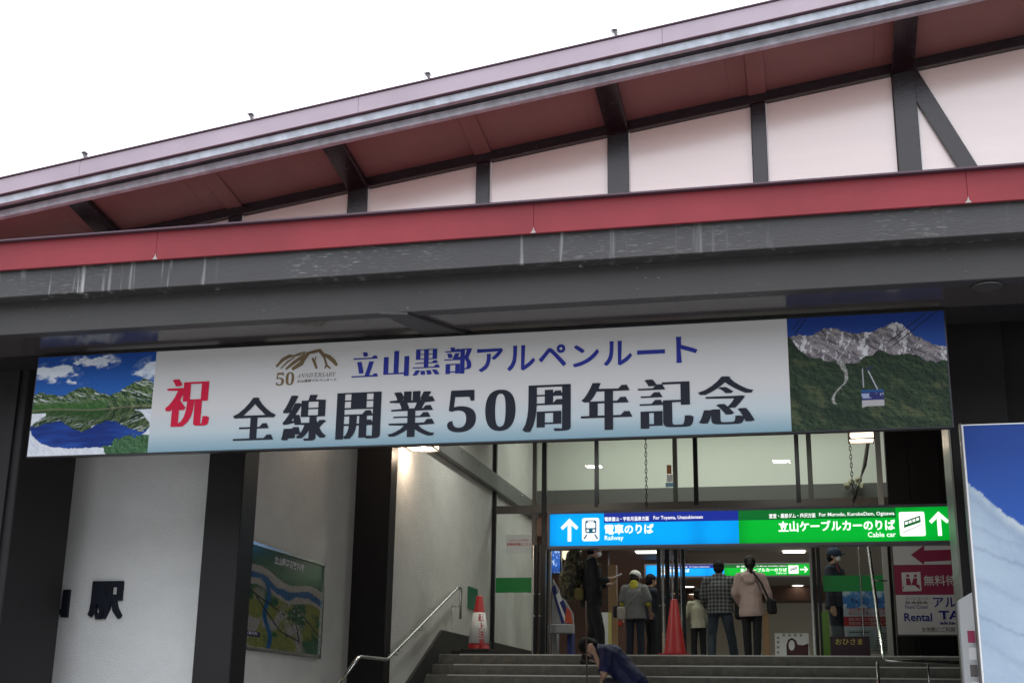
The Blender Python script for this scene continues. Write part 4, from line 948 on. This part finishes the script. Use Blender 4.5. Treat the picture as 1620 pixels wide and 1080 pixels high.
for s, y_, m_ in (('立山室堂で山の空気を', 963, M_REDT), ('安心して楽しむために', 969, M_REDT), ('乗車の際はマスクを着用してください', 979, M_WHITEP), ('会話は控えめにお願いします', 985, M_WHITEP)):
    ptext('lettering', s, (1343, y_+2.5), (1407, y_-2.5), 19.977, m_, dp, w=.01)
sd = thing('standing_sign', 'dark low sign with yellow characters at the foot of the right glass door', 'sign', tuple(at(1335, 1035, Y=19.75)))
a_, b_ = at(1303, 1034, Y=19.6), at(1376, 1005, Y=19.6)
box('sign_panel', a_.x+.1, b_.x, 19.75, 19.78, LZ, b_.z, mat('dark_plum_panel', (.04, .012, .025), .3), sd); box('sign_accent', a_.x, a_.x+.1, 19.75, 19.78, LZ, b_.z+.35, mat('green_yellow_panel', (.10, .22, .03), .4), sd)
a_ = at(1322, 1019, Y=19.745); text('lettering', 'おひさま', a_.x, a_.x+.38, a_.z, a_.z+.085, 19.745, mat('yellow_letter', (.6, .5, .12), .5), sd, w=.01)
t = thing('yellow_flowers', 'pale yellow bouquet on the ledge of the upper glazing at the right', 'flowers', tuple(at(1350, 765, Y=22.6)))
for px, py in ((1347, 762), (1358, 758), (1362, 768), (1340, 768), (846, 765), (850, 772)):
    c_ = at(px, py, Y=22.7)
    if px < 900: continue
    bm = bmesh.new(); bmesh.ops.create_icosphere(bm, subdivisions=2, radius=.06); 
    for v in bm.verts: v.co *= .75+.5*random.random()
    bmesh.ops.translate(bm, verts=bm.verts, vec=c_); bm_obj('flower', bm, mat('pale_yellow_petals', (.36, .34, .24), .8), t)
cd = thing('window_notice', 'small orange, white and blue notice stuck on the upper glazing', 'notice', tuple(at(1059, 745, Y=19.85)))
for (x0_, y0_, x1_, y1_, m_) in ((1055, 749, 1062, 735, mat('orange_brown_card', (.4, .17, .07), .6)), (1055, 762, 1064, 750, M_PAPER), (1053, 770, 1065, 763, mat('pale_blue_card', (.25, .45, .62), .6))):
    a_, b_ = at(x0_, y0_, Y=19.84), at(x1_, y1_, Y=19.84); box('card', a_.x, b_.x, 19.84, 19.845, a_.z, b_.z, m_, cd)
# ================================================================== PEOPLE
def blob(name, els, m, parent, vox=.011, sm=2, disp=0):
    """one continuous skin grown over overlapping capsules and ellipsoids"""
    bm = bmesh.new()
    for e in els:
        if e[0] == 'c':
            _, p0, p1, r0, r1, *fl = e; fx, fy = (fl+[1, 1])[:2] if fl else (1, 1); p0, p1 = Vector(p0), Vector(p1)
            d = p1-p0; L = max(d.length, 1e-4); d = d/L; u = d.cross(Vector((0, 1, 0))) if abs(d.y) < .9 else d.cross(Vector((1, 0, 0))); u.normalize(); v = d.cross(u); n = 14; rings = []
            prof = [(-math.cos(a)*r0, math.sin(a)*r0) for a in (0.25, .7, 1.15)]+[(0, r0)]+[(L, r1)]+[(L+math.cos(a)*r1, math.sin(a)*r1) for a in (1.15, .7, .25)]
            for t, rr in prof:
                c = p0+d*t; ring = []
                for k in range(n):
                    o = (u*math.cos(2*math.pi*k/n)+v*math.sin(2*math.pi*k/n))*rr; ring.append(bm.verts.new(c+Vector((o.x*fx, o.y*fy, o.z))))
                rings.append(ring)
            for a, b in zip(rings, rings[1:]):
                for k in range(n): bm.faces.new((a[k], a[(k+1) % n], b[(k+1) % n], b[k]))
            bm.faces.new(rings[0][::-1]); bm.faces.new(rings[-1])
        else:
            _, c, r = e[:3]; res = bmesh.ops.create_icosphere(bm, subdivisions=3, radius=1)
            for q in res['verts']: q.co = Vector((q.co.x*r[0], q.co.y*r[1], q.co.z*r[2]))
            if len(e) > 3: bmesh.ops.transform(bm, matrix=e[3], verts=res['verts'])
            bmesh.ops.translate(bm, verts=res['verts'], vec=Vector(c))
    bmesh.ops.recalc_face_normals(bm, faces=bm.faces)
    me = bpy.data.meshes.new(name); bm.to_mesh(me); bm.free()
    o = bpy.data.objects.new(name, me); C.objects.link(o)
    md = o.modifiers.new('r', 'REMESH'); md.mode = 'VOXEL'; md.voxel_size = vox; md.use_smooth_shade = True
    if sm: s2 = o.modifiers.new('s', 'SMOOTH'); s2.factor = .5; s2.iterations = sm
    if disp:
        tx = bpy.data.textures.new('folds', 'CLOUDS'); tx.noise_scale = .09; dd = o.modifiers.new('d', 'DISPLACE'); dd.texture = tx; dd.strength = disp; dd.mid_level = .5
    dg = bpy.context.evaluated_depsgraph_get(); dg.update()
    out = bpy.data.meshes.new_from_object(o.evaluated_get(dg)); bpy.data.objects.remove(o); bpy.data.meshes.remove(me)
    out.name = name; out.materials.clear(); out.materials.append(m); out.polygons.foreach_set('use_smooth', [True]*len(out.polygons))
    return link(name, out, parent)

M_SKIN = mat('skin', (.46, .28, .20), .5, var=.06, vscale=20)
M_HAIR = mat('black_hair', (.010, .008, .010), .6, spec=.2, bump=.3, bscale=60, stretch=(3, 3, .4))
def cloth(n, c, r=.85, var=.12): return mat(n, c, r, bump=.35, bscale=22, var=var, vscale=9)
def V3(*a): return Vector(a)

def person(label, loc, H, heading, J=None, top=None, legs=None, shoes=None, hair='short', sleeve='long', hem=.84, top_r=0.018, cap=None, mask=False, face=True, group=None, vox=.0105, cut=None, head_turn=0, legr=1.0):
    """joints in a body frame: +y is where the person faces, z up, feet at 0, for a height of 1.70"""
    t = thing('person', label, 'person', loc, group); s = H/1.70
    j = dict(head=V3(0, .01, 1.585), neck=V3(0, -.01, 1.43), chest=V3(0, -.005, 1.26), waist=V3(0, 0, 1.05), pelvis=V3(0, -.005, .93),
             shL=V3(-.175, -.01, 1.375), shR=V3(.175, -.01, 1.375), elL=V3(-.225, -.02, 1.10), elR=V3(.225, -.02, 1.10), wrL=V3(-.235, .05, .86), wrR=V3(.235, .05, .86),
             hiL=V3(-.09, 0, .90), hiR=V3(.09, 0, .90), knL=V3(-.10, .02, .49), knR=V3(.10, .02, .49), anL=V3(-.105, -.01, .085), anR=V3(.105, -.01, .085), hdL=None, hdR=None, toL=None, toR=None)
    j.update(J or {})
    ht = Matrix.Rotation(head_turn, 4, 'Z'); hd = j['head']
    up = (hd-j['neck']).normalized(); hq = Vector((0, 0, 1)).rotation_difference(up).to_matrix().to_4x4() @ ht
    def hp(x, y, z): return hd+(hq.to_3x3() @ Vector((x, y, z)))
    B_ = []
    B_ += [('e', hp(0, -.008, .02), (.076, .094, .098), hq), ('e', hp(0, .02, -.045), (.056, .068, .070), hq), ('c', hp(0, -.02, -.06), j['neck'], .052, .058)]
    B_ += [('c', hp(0, .088, .0), hp(0, .100, -.028), .008, .013), ('e', hp(-.078, -.005, -.005), (.012, .02, .030), hq), ('e', hp(.078, -.005, -.005), (.012, .02, .030), hq), ('e', hp(0, .076, -.062), (.022, .014, .010), hq)]
    B_ += [('c', j['neck']-V3(0, 0, .03), j['chest'], .065, .108, 1.2, .85), ('c', j['chest'], j['waist'], .110, .098, 1.18, .85), ('c', j['waist'], j['pelvis'], .098, .108, 1.2, .9)]
    for sd in 'LR':
        k = -1 if sd == 'L' else 1; sh, el, wr = j['sh'+sd], j['el'+sd], j['wr'+sd]
        B_ += [('c', j['neck']-V3(0, 0, .04), sh, .055, .058), ('c', sh, el, .054, .040), ('c', el, wr, .041, .026)]
        d = (j['hd'+sd] or (wr-el)).normalized(); side = d.cross(V3(0, 0, 1)) if abs(d.z) < .8 else d.cross(V3(1, 0, 0)); side.normalize(); nrm = d.cross(side)
        B_ += [('c', wr, wr+d*.03, .025, .028), ('c', wr+d*.03+side*.018, wr+d*.085+side*.026, .020, .017), ('c', wr+d*.03-side*.018, wr+d*.085-side*.026, .020, .017), ('c', wr+d*.03, wr+d*.09, .022, .018)]
        for f, ln in enumerate((.060, .074, .068, .052)):
            b0 = wr+d*.09+side*(.030-.020*f); b1 = b0+d*ln*.5+nrm*.006*k; b2 = b1+d*ln*.35+nrm*.022*k
            B_ += [('c', b0-d*.02, b1, .0100, .0092), ('c', b1, b2, .0092, .0080)]
        tb = wr+d*.035+side*.028; B_ += [('c', tb, tb+d*.035+side*.026, .0125, .0105), ('c', tb+d*.035+side*.026, tb+d*.066+side*.028+nrm*.012, .0105, .009)]
        hi, kn, an = j['hi'+sd], j['kn'+sd], j['an'+sd]; fw = (j['to'+sd] or V3(k*.03, .19, -.05))
        B_ += [('c', hi, kn, .086*legr, .056*legr), ('c', kn+(hi-kn)*.02, kn+(an-kn)*.35, .055*legr, .054*legr), ('c', kn+(an-kn)*.35, an, .053*legr, .036), ('c', an-V3(0, 0, .02), an+fw*.75, .036, .026)]
    body = blob('body', B_, M_SKIN, t, vox)
    if face and not mask or mask:
        for sg in (-1, 1):
            e_ = blob('eye', [('e', hp(sg*.030, .080, .005), (.014, .008, .008), hq)], mat('eye_white', (.7, .68, .66), .3), t, .004, 0)
            blob('iris', [('e', hp(sg*.030, .0875, .005), (.006, .003, .006), hq)], M_BLACK, e_, .0025, 0)
            blob('eyebrow', [('c', hp(sg*.016, .088, .026), hp(sg*.045, .080, .028), .004, .003)], M_HAIR, t, .003, 0)
        if not mask: blob('mouth', [('e', hp(0, .088, -.060), (.022, .005, .005), hq)], mat('lip', (.36, .12, .11), .5), t, .003, 0)
    if mask:
        mk = blob('face_mask', [('e', hp(0, .055, -.035), (.054, .050, .046), hq)], mat('white_mask', (.75, .77, .80), .8), t, .006, 1)
        for sg in (-1, 1): blob('ear_loop', [('c', hp(sg*.05, .06, -.02), hp(sg*.08, .0, .0), .003, .003)], MATS['white_mask'], mk, .003, 0)
    # clothes
    if legs:
        T_ = [('c', j['waist']-V3(0, 0, .03), j['pelvis'], .108, .118, 1.2, .92)]
        for sd in 'LR':
            hi, kn, an = j['hi'+sd], j['kn'+sd], j['an'+sd]
            T_ += [('c', j['pelvis'], hi, .105, .090), ('c', hi, kn, .092*legr, .068*legr), ('c', kn, an+(kn-an)*.05, .072*legr, .060*legr)]
        blob('trousers', T_, legs, t, .014, 3, .012)
    if top:
        r = top_r; T_ = [('c', j['neck']-V3(0, 0, .045), j['chest'], .075+r, .122+r, 1.2, .9), ('c', j['chest'], j['waist'], .122+r, .112+r, 1.2, .9)]
        hz = j['pelvis'] if hem > .7 else j['pelvis']-V3(0, 0, .06)
        T_ += [('c', j['waist'], hz+V3(0, 0, .03 if cut is None else -.08), .112+r, .126+r*1.2, 1.2, .95)]
        for sd in 'LR':
            sh, el, wr = j['sh'+sd], j['el'+sd], j['wr'+sd]
            T_ += [('c', j['neck']-V3(0, 0, .045), sh, .045+r*.6, .046+r*.7), ('c', sh, el, .050+r*.7, .041+r*.7)]
            if sleeve == 'long': T_ += [('c', el, wr-(wr-el)*.08, .041+r*.7, .030+r*.6)]
            elif sleeve == 'half': T_[-1] = ('c', sh, sh+(el-sh)*.75, .050+r*.7, .048+r*.7)
        tp_ = blob('top', T_, top, t, .014, 3, .016)
        if cut is not None:
            bm = bmesh.new(); bm.from_mesh(tp_.data)
            bmesh.ops.bisect_plane(bm, geom=bm.verts[:]+bm.edges[:]+bm.faces[:], plane_co=(0, 0, cut), plane_no=(.04, .06, -1), clear_outer=True)
            ed = [e for e in bm.edges if e.is_boundary]
            ext = bmesh.ops.extrude_edge_only(bm, edges=ed); nv = [v for v in ext['geom'] if isinstance(v, bmesh.types.BMVert)]
            for v in nv: v.co.x *= .93; v.co.y *= .93
            bmesh.ops.holes_fill(bm, edges=[e for e in bm.edges if e.is_boundary]); bm.to_mesh(tp_.data); bm.free()
    if shoes:
        for sd in 'LR':
            an = j['an'+sd]; k = -1 if sd == 'L' else 1; fw = (j['to'+sd] or V3(k*.03, .19, -.05)); blob('shoe', [('c', an-V3(0, 0, .03), an-V3(0, .0, .035)+fw*.85, .048, .042), ('c', an, an+V3(0, -.03, -.035), .048, .045)], shoes, t, .01, 1)
    if hair in ('short', 'bun', 'tail', 'bob'):
        Hh = [('e', hp(0, -.022, .032), (.093, .100, .100), hq), ('e', hp(0, -.045, -.02), (.086, .070, .080), hq)]
        if hair == 'tail': Hh += [('c', hp(0, -.10, .02), hp(.0, -.145, -.06), .045, .040), ('c', hp(0, -.145, -.06), hp(.02, -.15, -.22), .040, .018)]
        if hair == 'bob': Hh += [('e', hp(0, -.03, -.05), (.098, .085, .085), hq)]
        blob('hair', Hh, M_HAIR, t, .009, 1, .010)
    if cap:
        c_ = blob('cap', [('e', hp(0, -.012, .048), (.104, .112, .090), hq)], cap, t, .009, 1)
        blob('cap_peak', [('e', hp(0, .105, .045), (.068, .062, .009), hq)], cap, c_, .007, 0)
    t.rotation_euler = (0, 0, heading)
    t.scale = (1, 1, 1)
    if abs(s-1) > 1e-3:
        for o in t.children_recursive:
            o.data.transform(Matrix.Scale(s, 4))
    return t, hp, j, s
def extra(name, t, els, m, s, vox=.012, sm=2, disp=0):
    o = blob(name, els, m, t, vox, sm, disp)
    if abs(s-1) > 1e-3: o.data.transform(Matrix.Scale(s, 4))
    return o
def pillow(c, w, d, h, r):
    c = Vector(c); o = [('c', c+V3(sx*(w/2-r), sy*(d/2-min(r, d/2)), -h/2+r), c+V3(sx*(w/2-r), sy*(d/2-min(r, d/2)), h/2-r), r, r) for sx in (-1, 1) for sy in (-1, 1)]
    n = max(2, int(w/r)); o += [('c', c+V3((k/(n-1)-.5)*(w-2*r), 0, -h/2+r), c+V3((k/(n-1)-.5)*(w-2*r), 0, h/2-r), r, r) for k in range(n)]
    return o
def own(name, label, cat, t, els, m, s, vox=.012, sm=2, disp=0):
    """a bag or other carried thing: top-level, placed in the person's frame"""
    o = blob(name, els, m, None, vox, sm, disp); o.data.transform(Matrix.Scale(s, 4)); o.location = t.location; o.rotation_euler = t.rotation_euler
    return tag(o, label, cat)
def place(px, Y): return at(px, 1000, Y=Y).x
NAVY = cloth('navy_cloth_wear', (.022, .026, .045)); DARK = cloth('black_cloth_wear', (.016, .017, .022)); DENIM = cloth('blue_grey_denim', (.055, .075, .10))
GREYT = cloth('grey_tee_cotton', (.17, .175, .18)); PINKJ = cloth('pale_pink_nylon', (.52, .39, .36), .6); CREAMT = cloth('cream_knit', (.50, .49, .38)); YEL = cloth('yellow_cotton', (.42, .38, .04)); BLUEJ = cloth('royal_blue_jacket', (.008, .012, .075), .6)
WSHOE = mat('pale_shoe', (.5, .48, .45), .6); BSHOE = mat('dark_shoe', (.02, .02, .02), .5)
def plaid():
    m = bpy.data.materials.new('grey_plaid_flannel'); m.use_nodes = True; n = m.node_tree.nodes; l = m.node_tree.links; p = n['Principled BSDF']; p.inputs['Roughness'].default_value = .9
    tc = n.new('ShaderNodeTexCoord'); sep = n.new('ShaderNodeSeparateXYZ'); l.new(tc.outputs['Object'], sep.inputs[0])
    def band(o, f):
        a = n.new('ShaderNodeMath'); a.operation = 'MULTIPLY'; a.inputs[1].default_value = f; l.new(o, a.inputs[0]); b = n.new('ShaderNodeMath'); b.operation = 'SINE'; l.new(a.outputs[0], b.inputs[0])
        c = n.new('ShaderNodeMapRange'); c.inputs[1].default_value = -.4; c.inputs[2].default_value = .5; l.new(b.outputs[0], c.inputs[0]); return c.outputs[0]
    ad_ = n.new('ShaderNodeMath'); ad_.operation = 'ADD'; l.new(band(sep.outputs[0], 105), ad_.inputs[0]); l.new(band(sep.outputs[2], 105), ad_.inputs[1])
    r = n.new('ShaderNodeValToRGB'); r.color_ramp.elements[0].color = (.022, .026, .032, 1); r.color_ramp.elements[1].color = (.20, .205, .20, 1)
    h = n.new('ShaderNodeMath'); h.operation = 'MULTIPLY'; h.inputs[1].default_value = .5; l.new(ad_.outputs[0], h.inputs[0]); l.new(h.outputs[0], r.inputs[0]); l.new(r.outputs[0], p.inputs['Base Color']); return m
PLAID = plaid()
def camo():
    m = bpy.data.materials.new('camouflage_nylon'); m.use_nodes = True; n = m.node_tree.nodes; l = m.node_tree.links; p = n['Principled BSDF']; p.inputs['Roughness'].default_value = .75
    tc = n.new('ShaderNodeTexCoord'); t = n.new('ShaderNodeTexNoise'); t.inputs['Scale'].default_value = 14; t.inputs['Detail'].default_value = 2; l.new(tc.outputs['Object'], t.inputs[0])
    r = n.new('ShaderNodeValToRGB'); r.color_ramp.interpolation = 'CONSTANT'; e = r.color_ramp.elements; e[0].color = (.02, .02, .016, 1); e[1].position = .46; e[1].color = (.06, .055, .03, 1)
    for ps, c in ((.53, (.13, .11, .06, 1)), (.60, (.03, .045, .02, 1))): q = e.new(ps); q.color = c
    l.new(t.outputs[0], r.inputs[0]); l.new(r.outputs[0], p.inputs['Base Color']); return m
CAMO = camo()

# man with phone, in profile facing right
P1, hp1, j1, s1 = person('man in black jacket and trousers looking at a phone on the top step', (place(937, 16.85), 16.85, 2.24), 1.58, R(-80),
    dict(elR=V3(.21, .05, 1.10), wrR=V3(.15, .20, 1.15), hdR=V3(-.2, 1, .35), elL=V3(-.22, .02, 1.09), wrL=V3(-.12, .19, 1.10), hdL=V3(.3, 1, .1), head=V3(0, .045, 1.57), anL=V3(-.11, -.10, .085), knL=V3(-.1, .02, .49), anR=V3(.11, .12, .085), knR=V3(.1, .10, .49)),
    DARK, DARK, BSHOE, 'short', mask=True, top_r=.035, cut=.80)
own('phone', 'pale phone held up by the man in the black jacket', 'phone', P1, [('c', V3(.13, .27, 1.17), V3(.13, .40, 1.23), .012, .012), ('c', V3(.09, .27, 1.17), V3(.09, .40, 1.23), .012, .012), ('c', V3(.05, .27, 1.17), V3(.05, .40, 1.23), .012, .012)], M_PAPER, s1, .008)
own('backpack', 'large mottled camouflage backpack on the back of the man with the phone', 'backpack', P1, [('e', V3(0, -.27, 1.25), (.19, .14, .30)), ('e', V3(0, -.31, 1.02), (.18, .14, .16)), ('e', V3(0, -.25, 1.50), (.15, .11, .10)), ('e', V3(0, -.40, 1.15), (.12, .07, .14)), ('c', V3(-.14, -.13, 1.42), V3(-.15, .11, 1.34), .025, .02), ('c', V3(.14, -.13, 1.42), V3(.15, .11, 1.34), .025, .02)], CAMO, s1, .012, 2, .04)
own('pouch', 'small yellow brown pouch at the hip of the man with the phone', 'pouch', P1, pillow((.16, -.18, .95), .10, .13, .17, .04), cloth('yellow_brown_nylon', (.16, .14, .05)), s1)
# grey tee walker in a white cap
Y2 = 21.0
P2, hp2, j2, s2 = person('walker in grey tee over yellow shirt with white cap seen from behind', (place(1005, Y2), Y2, LZ), 1.50, R(-4),
    dict(elL=V3(-.25, .02, 1.12), wrL=V3(-.27, .14, .92), elR=V3(.26, .0, 1.12), wrR=V3(.25, .16, .97), head=V3(.01, .03, 1.575)), GREYT, DENIM if False else NAVY, BSHOE, 'bob', 'half', cap=mat('white_cap', (.72, .74, .70), .7), top_r=.045, head_turn=R(-30), cut=.84)
extra('collar', P2, [('c', V3(0, -.055, 1.47), V3(0, -.05, 1.41), .070, .088, 1.1, .95)], YEL, s2)
for sl_ in ([('c', V3(.225, -.0, 1.22), V3(.245, .0, 1.10), .054, .052)], [('c', V3(-.225, 0, 1.22), V3(-.24, .02, 1.11), .054, .052)]): extra('under_sleeve', P2, sl_, YEL, s2)
own('shoulder_bag', 'pale shoulder bag at the left hip of the grey tee walker', 'bag', P2, pillow((-.22, -.13, .93), .17, .08, .24, .035)+[('c', V3(-.20, -.16, 1.0), V3(.12, -.205, 1.30), .009, .009), ('c', V3(.12, -.205, 1.30), V3(.14, -.09, 1.47), .009, .009)], cloth('pale_grey_canvas', (.34, .31, .29)), s2)
own('red_pouch', 'small red pouch hanging under the pale shoulder bag', 'pouch', P2, pillow((-.25, -.11, .755), .10, .06, .10, .028), cloth('red_nylon', (.42, .05, .03)), s2)
own('black_bag', 'small black bag left of the grey tee walker', 'bag', P2, pillow((-.34, .0, .97), .13, .10, .22, .04), DARK, s2)
P2b, *_ = person('person in dark clothes half hidden behind the grey tee walker with hand raised', (place(1031, 21.6), 21.6, LZ), 1.5, R(-60), dict(elR=V3(.2, .16, 1.22), wrR=V3(.14, .36, 1.33), hdR=V3(0, 1, .3)), NAVY, DARK, BSHOE, 'short', top_r=.03, cut=.86)
# child in cream
P3, _, _, s3 = person('child in cream top and black trousers beside the man in plaid', (place(1105, 21.4), 21.4, LZ), 1.24, R(15), dict(elL=V3(-.26, .06, 1.12), wrL=V3(-.36, .16, 1.02)), CREAMT, DARK, BSHOE, 'bob', top_r=.022, cut=.86)
# plaid man
P4, _, _, s4 = person('man in grey plaid shirt and jeans walking into the hall', (place(1140, 21.2), 21.2, LZ), 1.66, R(-3),
    dict(hiL=V3(-.10, 0, .9), knL=V3(-.15, .05, .49), anL=V3(-.14, -.10, .085), knR=V3(.17, .02, .49), anR=V3(.22, .06, .085), shL=V3(-.19, -.01, 1.38), shR=V3(.19, -.01, 1.38), elL=V3(-.27, .05, 1.14), wrL=V3(-.25, .18, 1.0), elR=V3(.28, .02, 1.13), wrR=V3(.33, .08, .93)), PLAID, DENIM, BSHOE, 'short', top_r=.055, legr=1.08, cut=.86)
own('tote_bag', 'black tote bag in the right hand of the man in plaid', 'bag', P4, pillow((.33, -.04, .93), .17, .14, .36, .05)+[('c', V3(.30, 0, 1.12), V3(.21, -.08, 1.40), .02, .02)], DARK, s4)
own('sling_strap', 'pale dangling strap between the child and the man in plaid', 'strap', P3, [('c', V3(.14, -.15, 1.1), V3(.24, -.14, .72), .018, .014), ('c', V3(.24, -.14, .72), V3(.25, -.14, .45), .014, .01)], WSHOE, s3)
# pink jacket
P5, _, _, s5 = person('woman with ponytail in pale pink hooded jacket and black trousers', (place(1190, 20.2), 20.2, LZ), 1.61, R(3),
    dict(elL=V3(-.25, .04, 1.13), wrL=V3(-.20, .20, 1.0), elR=V3(.27, -.01, 1.12), wrR=V3(.30, .03, .90), knL=V3(-.08, .03, .49), knR=V3(.08, .0, .49), anL=V3(-.07, .05, .085), anR=V3(.06, -.09, .085)), PINKJ, DARK, WSHOE, 'tail', top_r=.034, hem=.6, legr=.95, cut=.76)
extra('hood', P5, [('e', V3(-.02, -.13, 1.37), (.13, .07, .07)), ('e', V3(-.02, -.16, 1.31), (.10, .05, .06))], PINKJ, s5, .012, 2, .01)
own('crossbody_strap', 'black crossbody strap and bag over the pink jacket', 'bag', P5, [('c', V3(.05, -.16, 1.43), V3(.17, -.215, 1.25), .018, .018), ('c', V3(.17, -.215, 1.25), V3(.28, -.17, 1.0), .018, .018), ('c', V3(.29, -.13, .98), V3(.30, -.12, .84), .055, .06), ('c', V3(.34, -.06, .98), V3(.35, -.05, .84), .05, .055)], DARK, s5, .009)
# staff behind the glass
P6, *_ , s6 = person('station attendant in navy cap, white mask and dark uniform behind the right glass door', (place(1326, 20.9), 20.9, LZ), 1.80, R(-115),
    dict(elL=V3(-.24, .02, 1.1), elR=V3(.24, .02, 1.1)), NAVY, NAVY, BSHOE, 'short', cap=cloth('navy_cap', (.03, .05, .09)), mask=True, top_r=.035, cut=.84)
extra('red_collar', P6, [('c', V3(.06, .06, 1.45), V3(.11, .12, 1.34), .014, .012)], cloth('dull_red_trim', (.22, .03, .04)), s6)
# crouching man, joints measured in place (facing left)
Y7 = 15.35; base = Vector((place(960, Y7), Y7, 1.54)); Rz = Matrix.Rotation(-R(78), 3, 'Z')
def w7(px, py, dy=0):
    p = at(px, py, Y=Y7+dy)-base; return Rz @ p
P7, hp7, j7, s7 = person('man in royal blue jacket crouching on the stairs with a hand to his face', tuple(base), 1.70, R(78),
    dict(head=w7(932, 1024, -.02), neck=w7(950, 1027), chest=w7(968, 1040, .02), waist=w7(988, 1062, .05), pelvis=w7(1003, 1086, .06),
         shL=w7(957, 1030, -.17), shR=w7(957, 1030, .19), elL=w7(956, 1066, -.30), wrL=w7(941, 1034, -.24), hdL=w7(930, 1016, -.2)-w7(941, 1034, -.24), elR=w7(955, 1068, .25), wrR=w7(950, 1098, .2),
         hiL=w7(1003, 1086, -.03), hiR=w7(1003, 1086, .16), knL=w7(962, 1082, -.10), knR=w7(962, 1082, .24), anL=w7(978, 1126, -.10), anR=w7(978, 1126, .24)),
    BLUEJ, NAVY, BSHOE, 'short', 'half', top_r=.04)
tag(tube('walking_stick', [tuple(at(927, 950, Y=15.0)), tuple(at(929, 1110, Y=15.0))], .009, mat('brown_stick', (.12, .08, .06), .5), None, 8), 'thin brown stick standing before the crouching man in blue', 'stick')
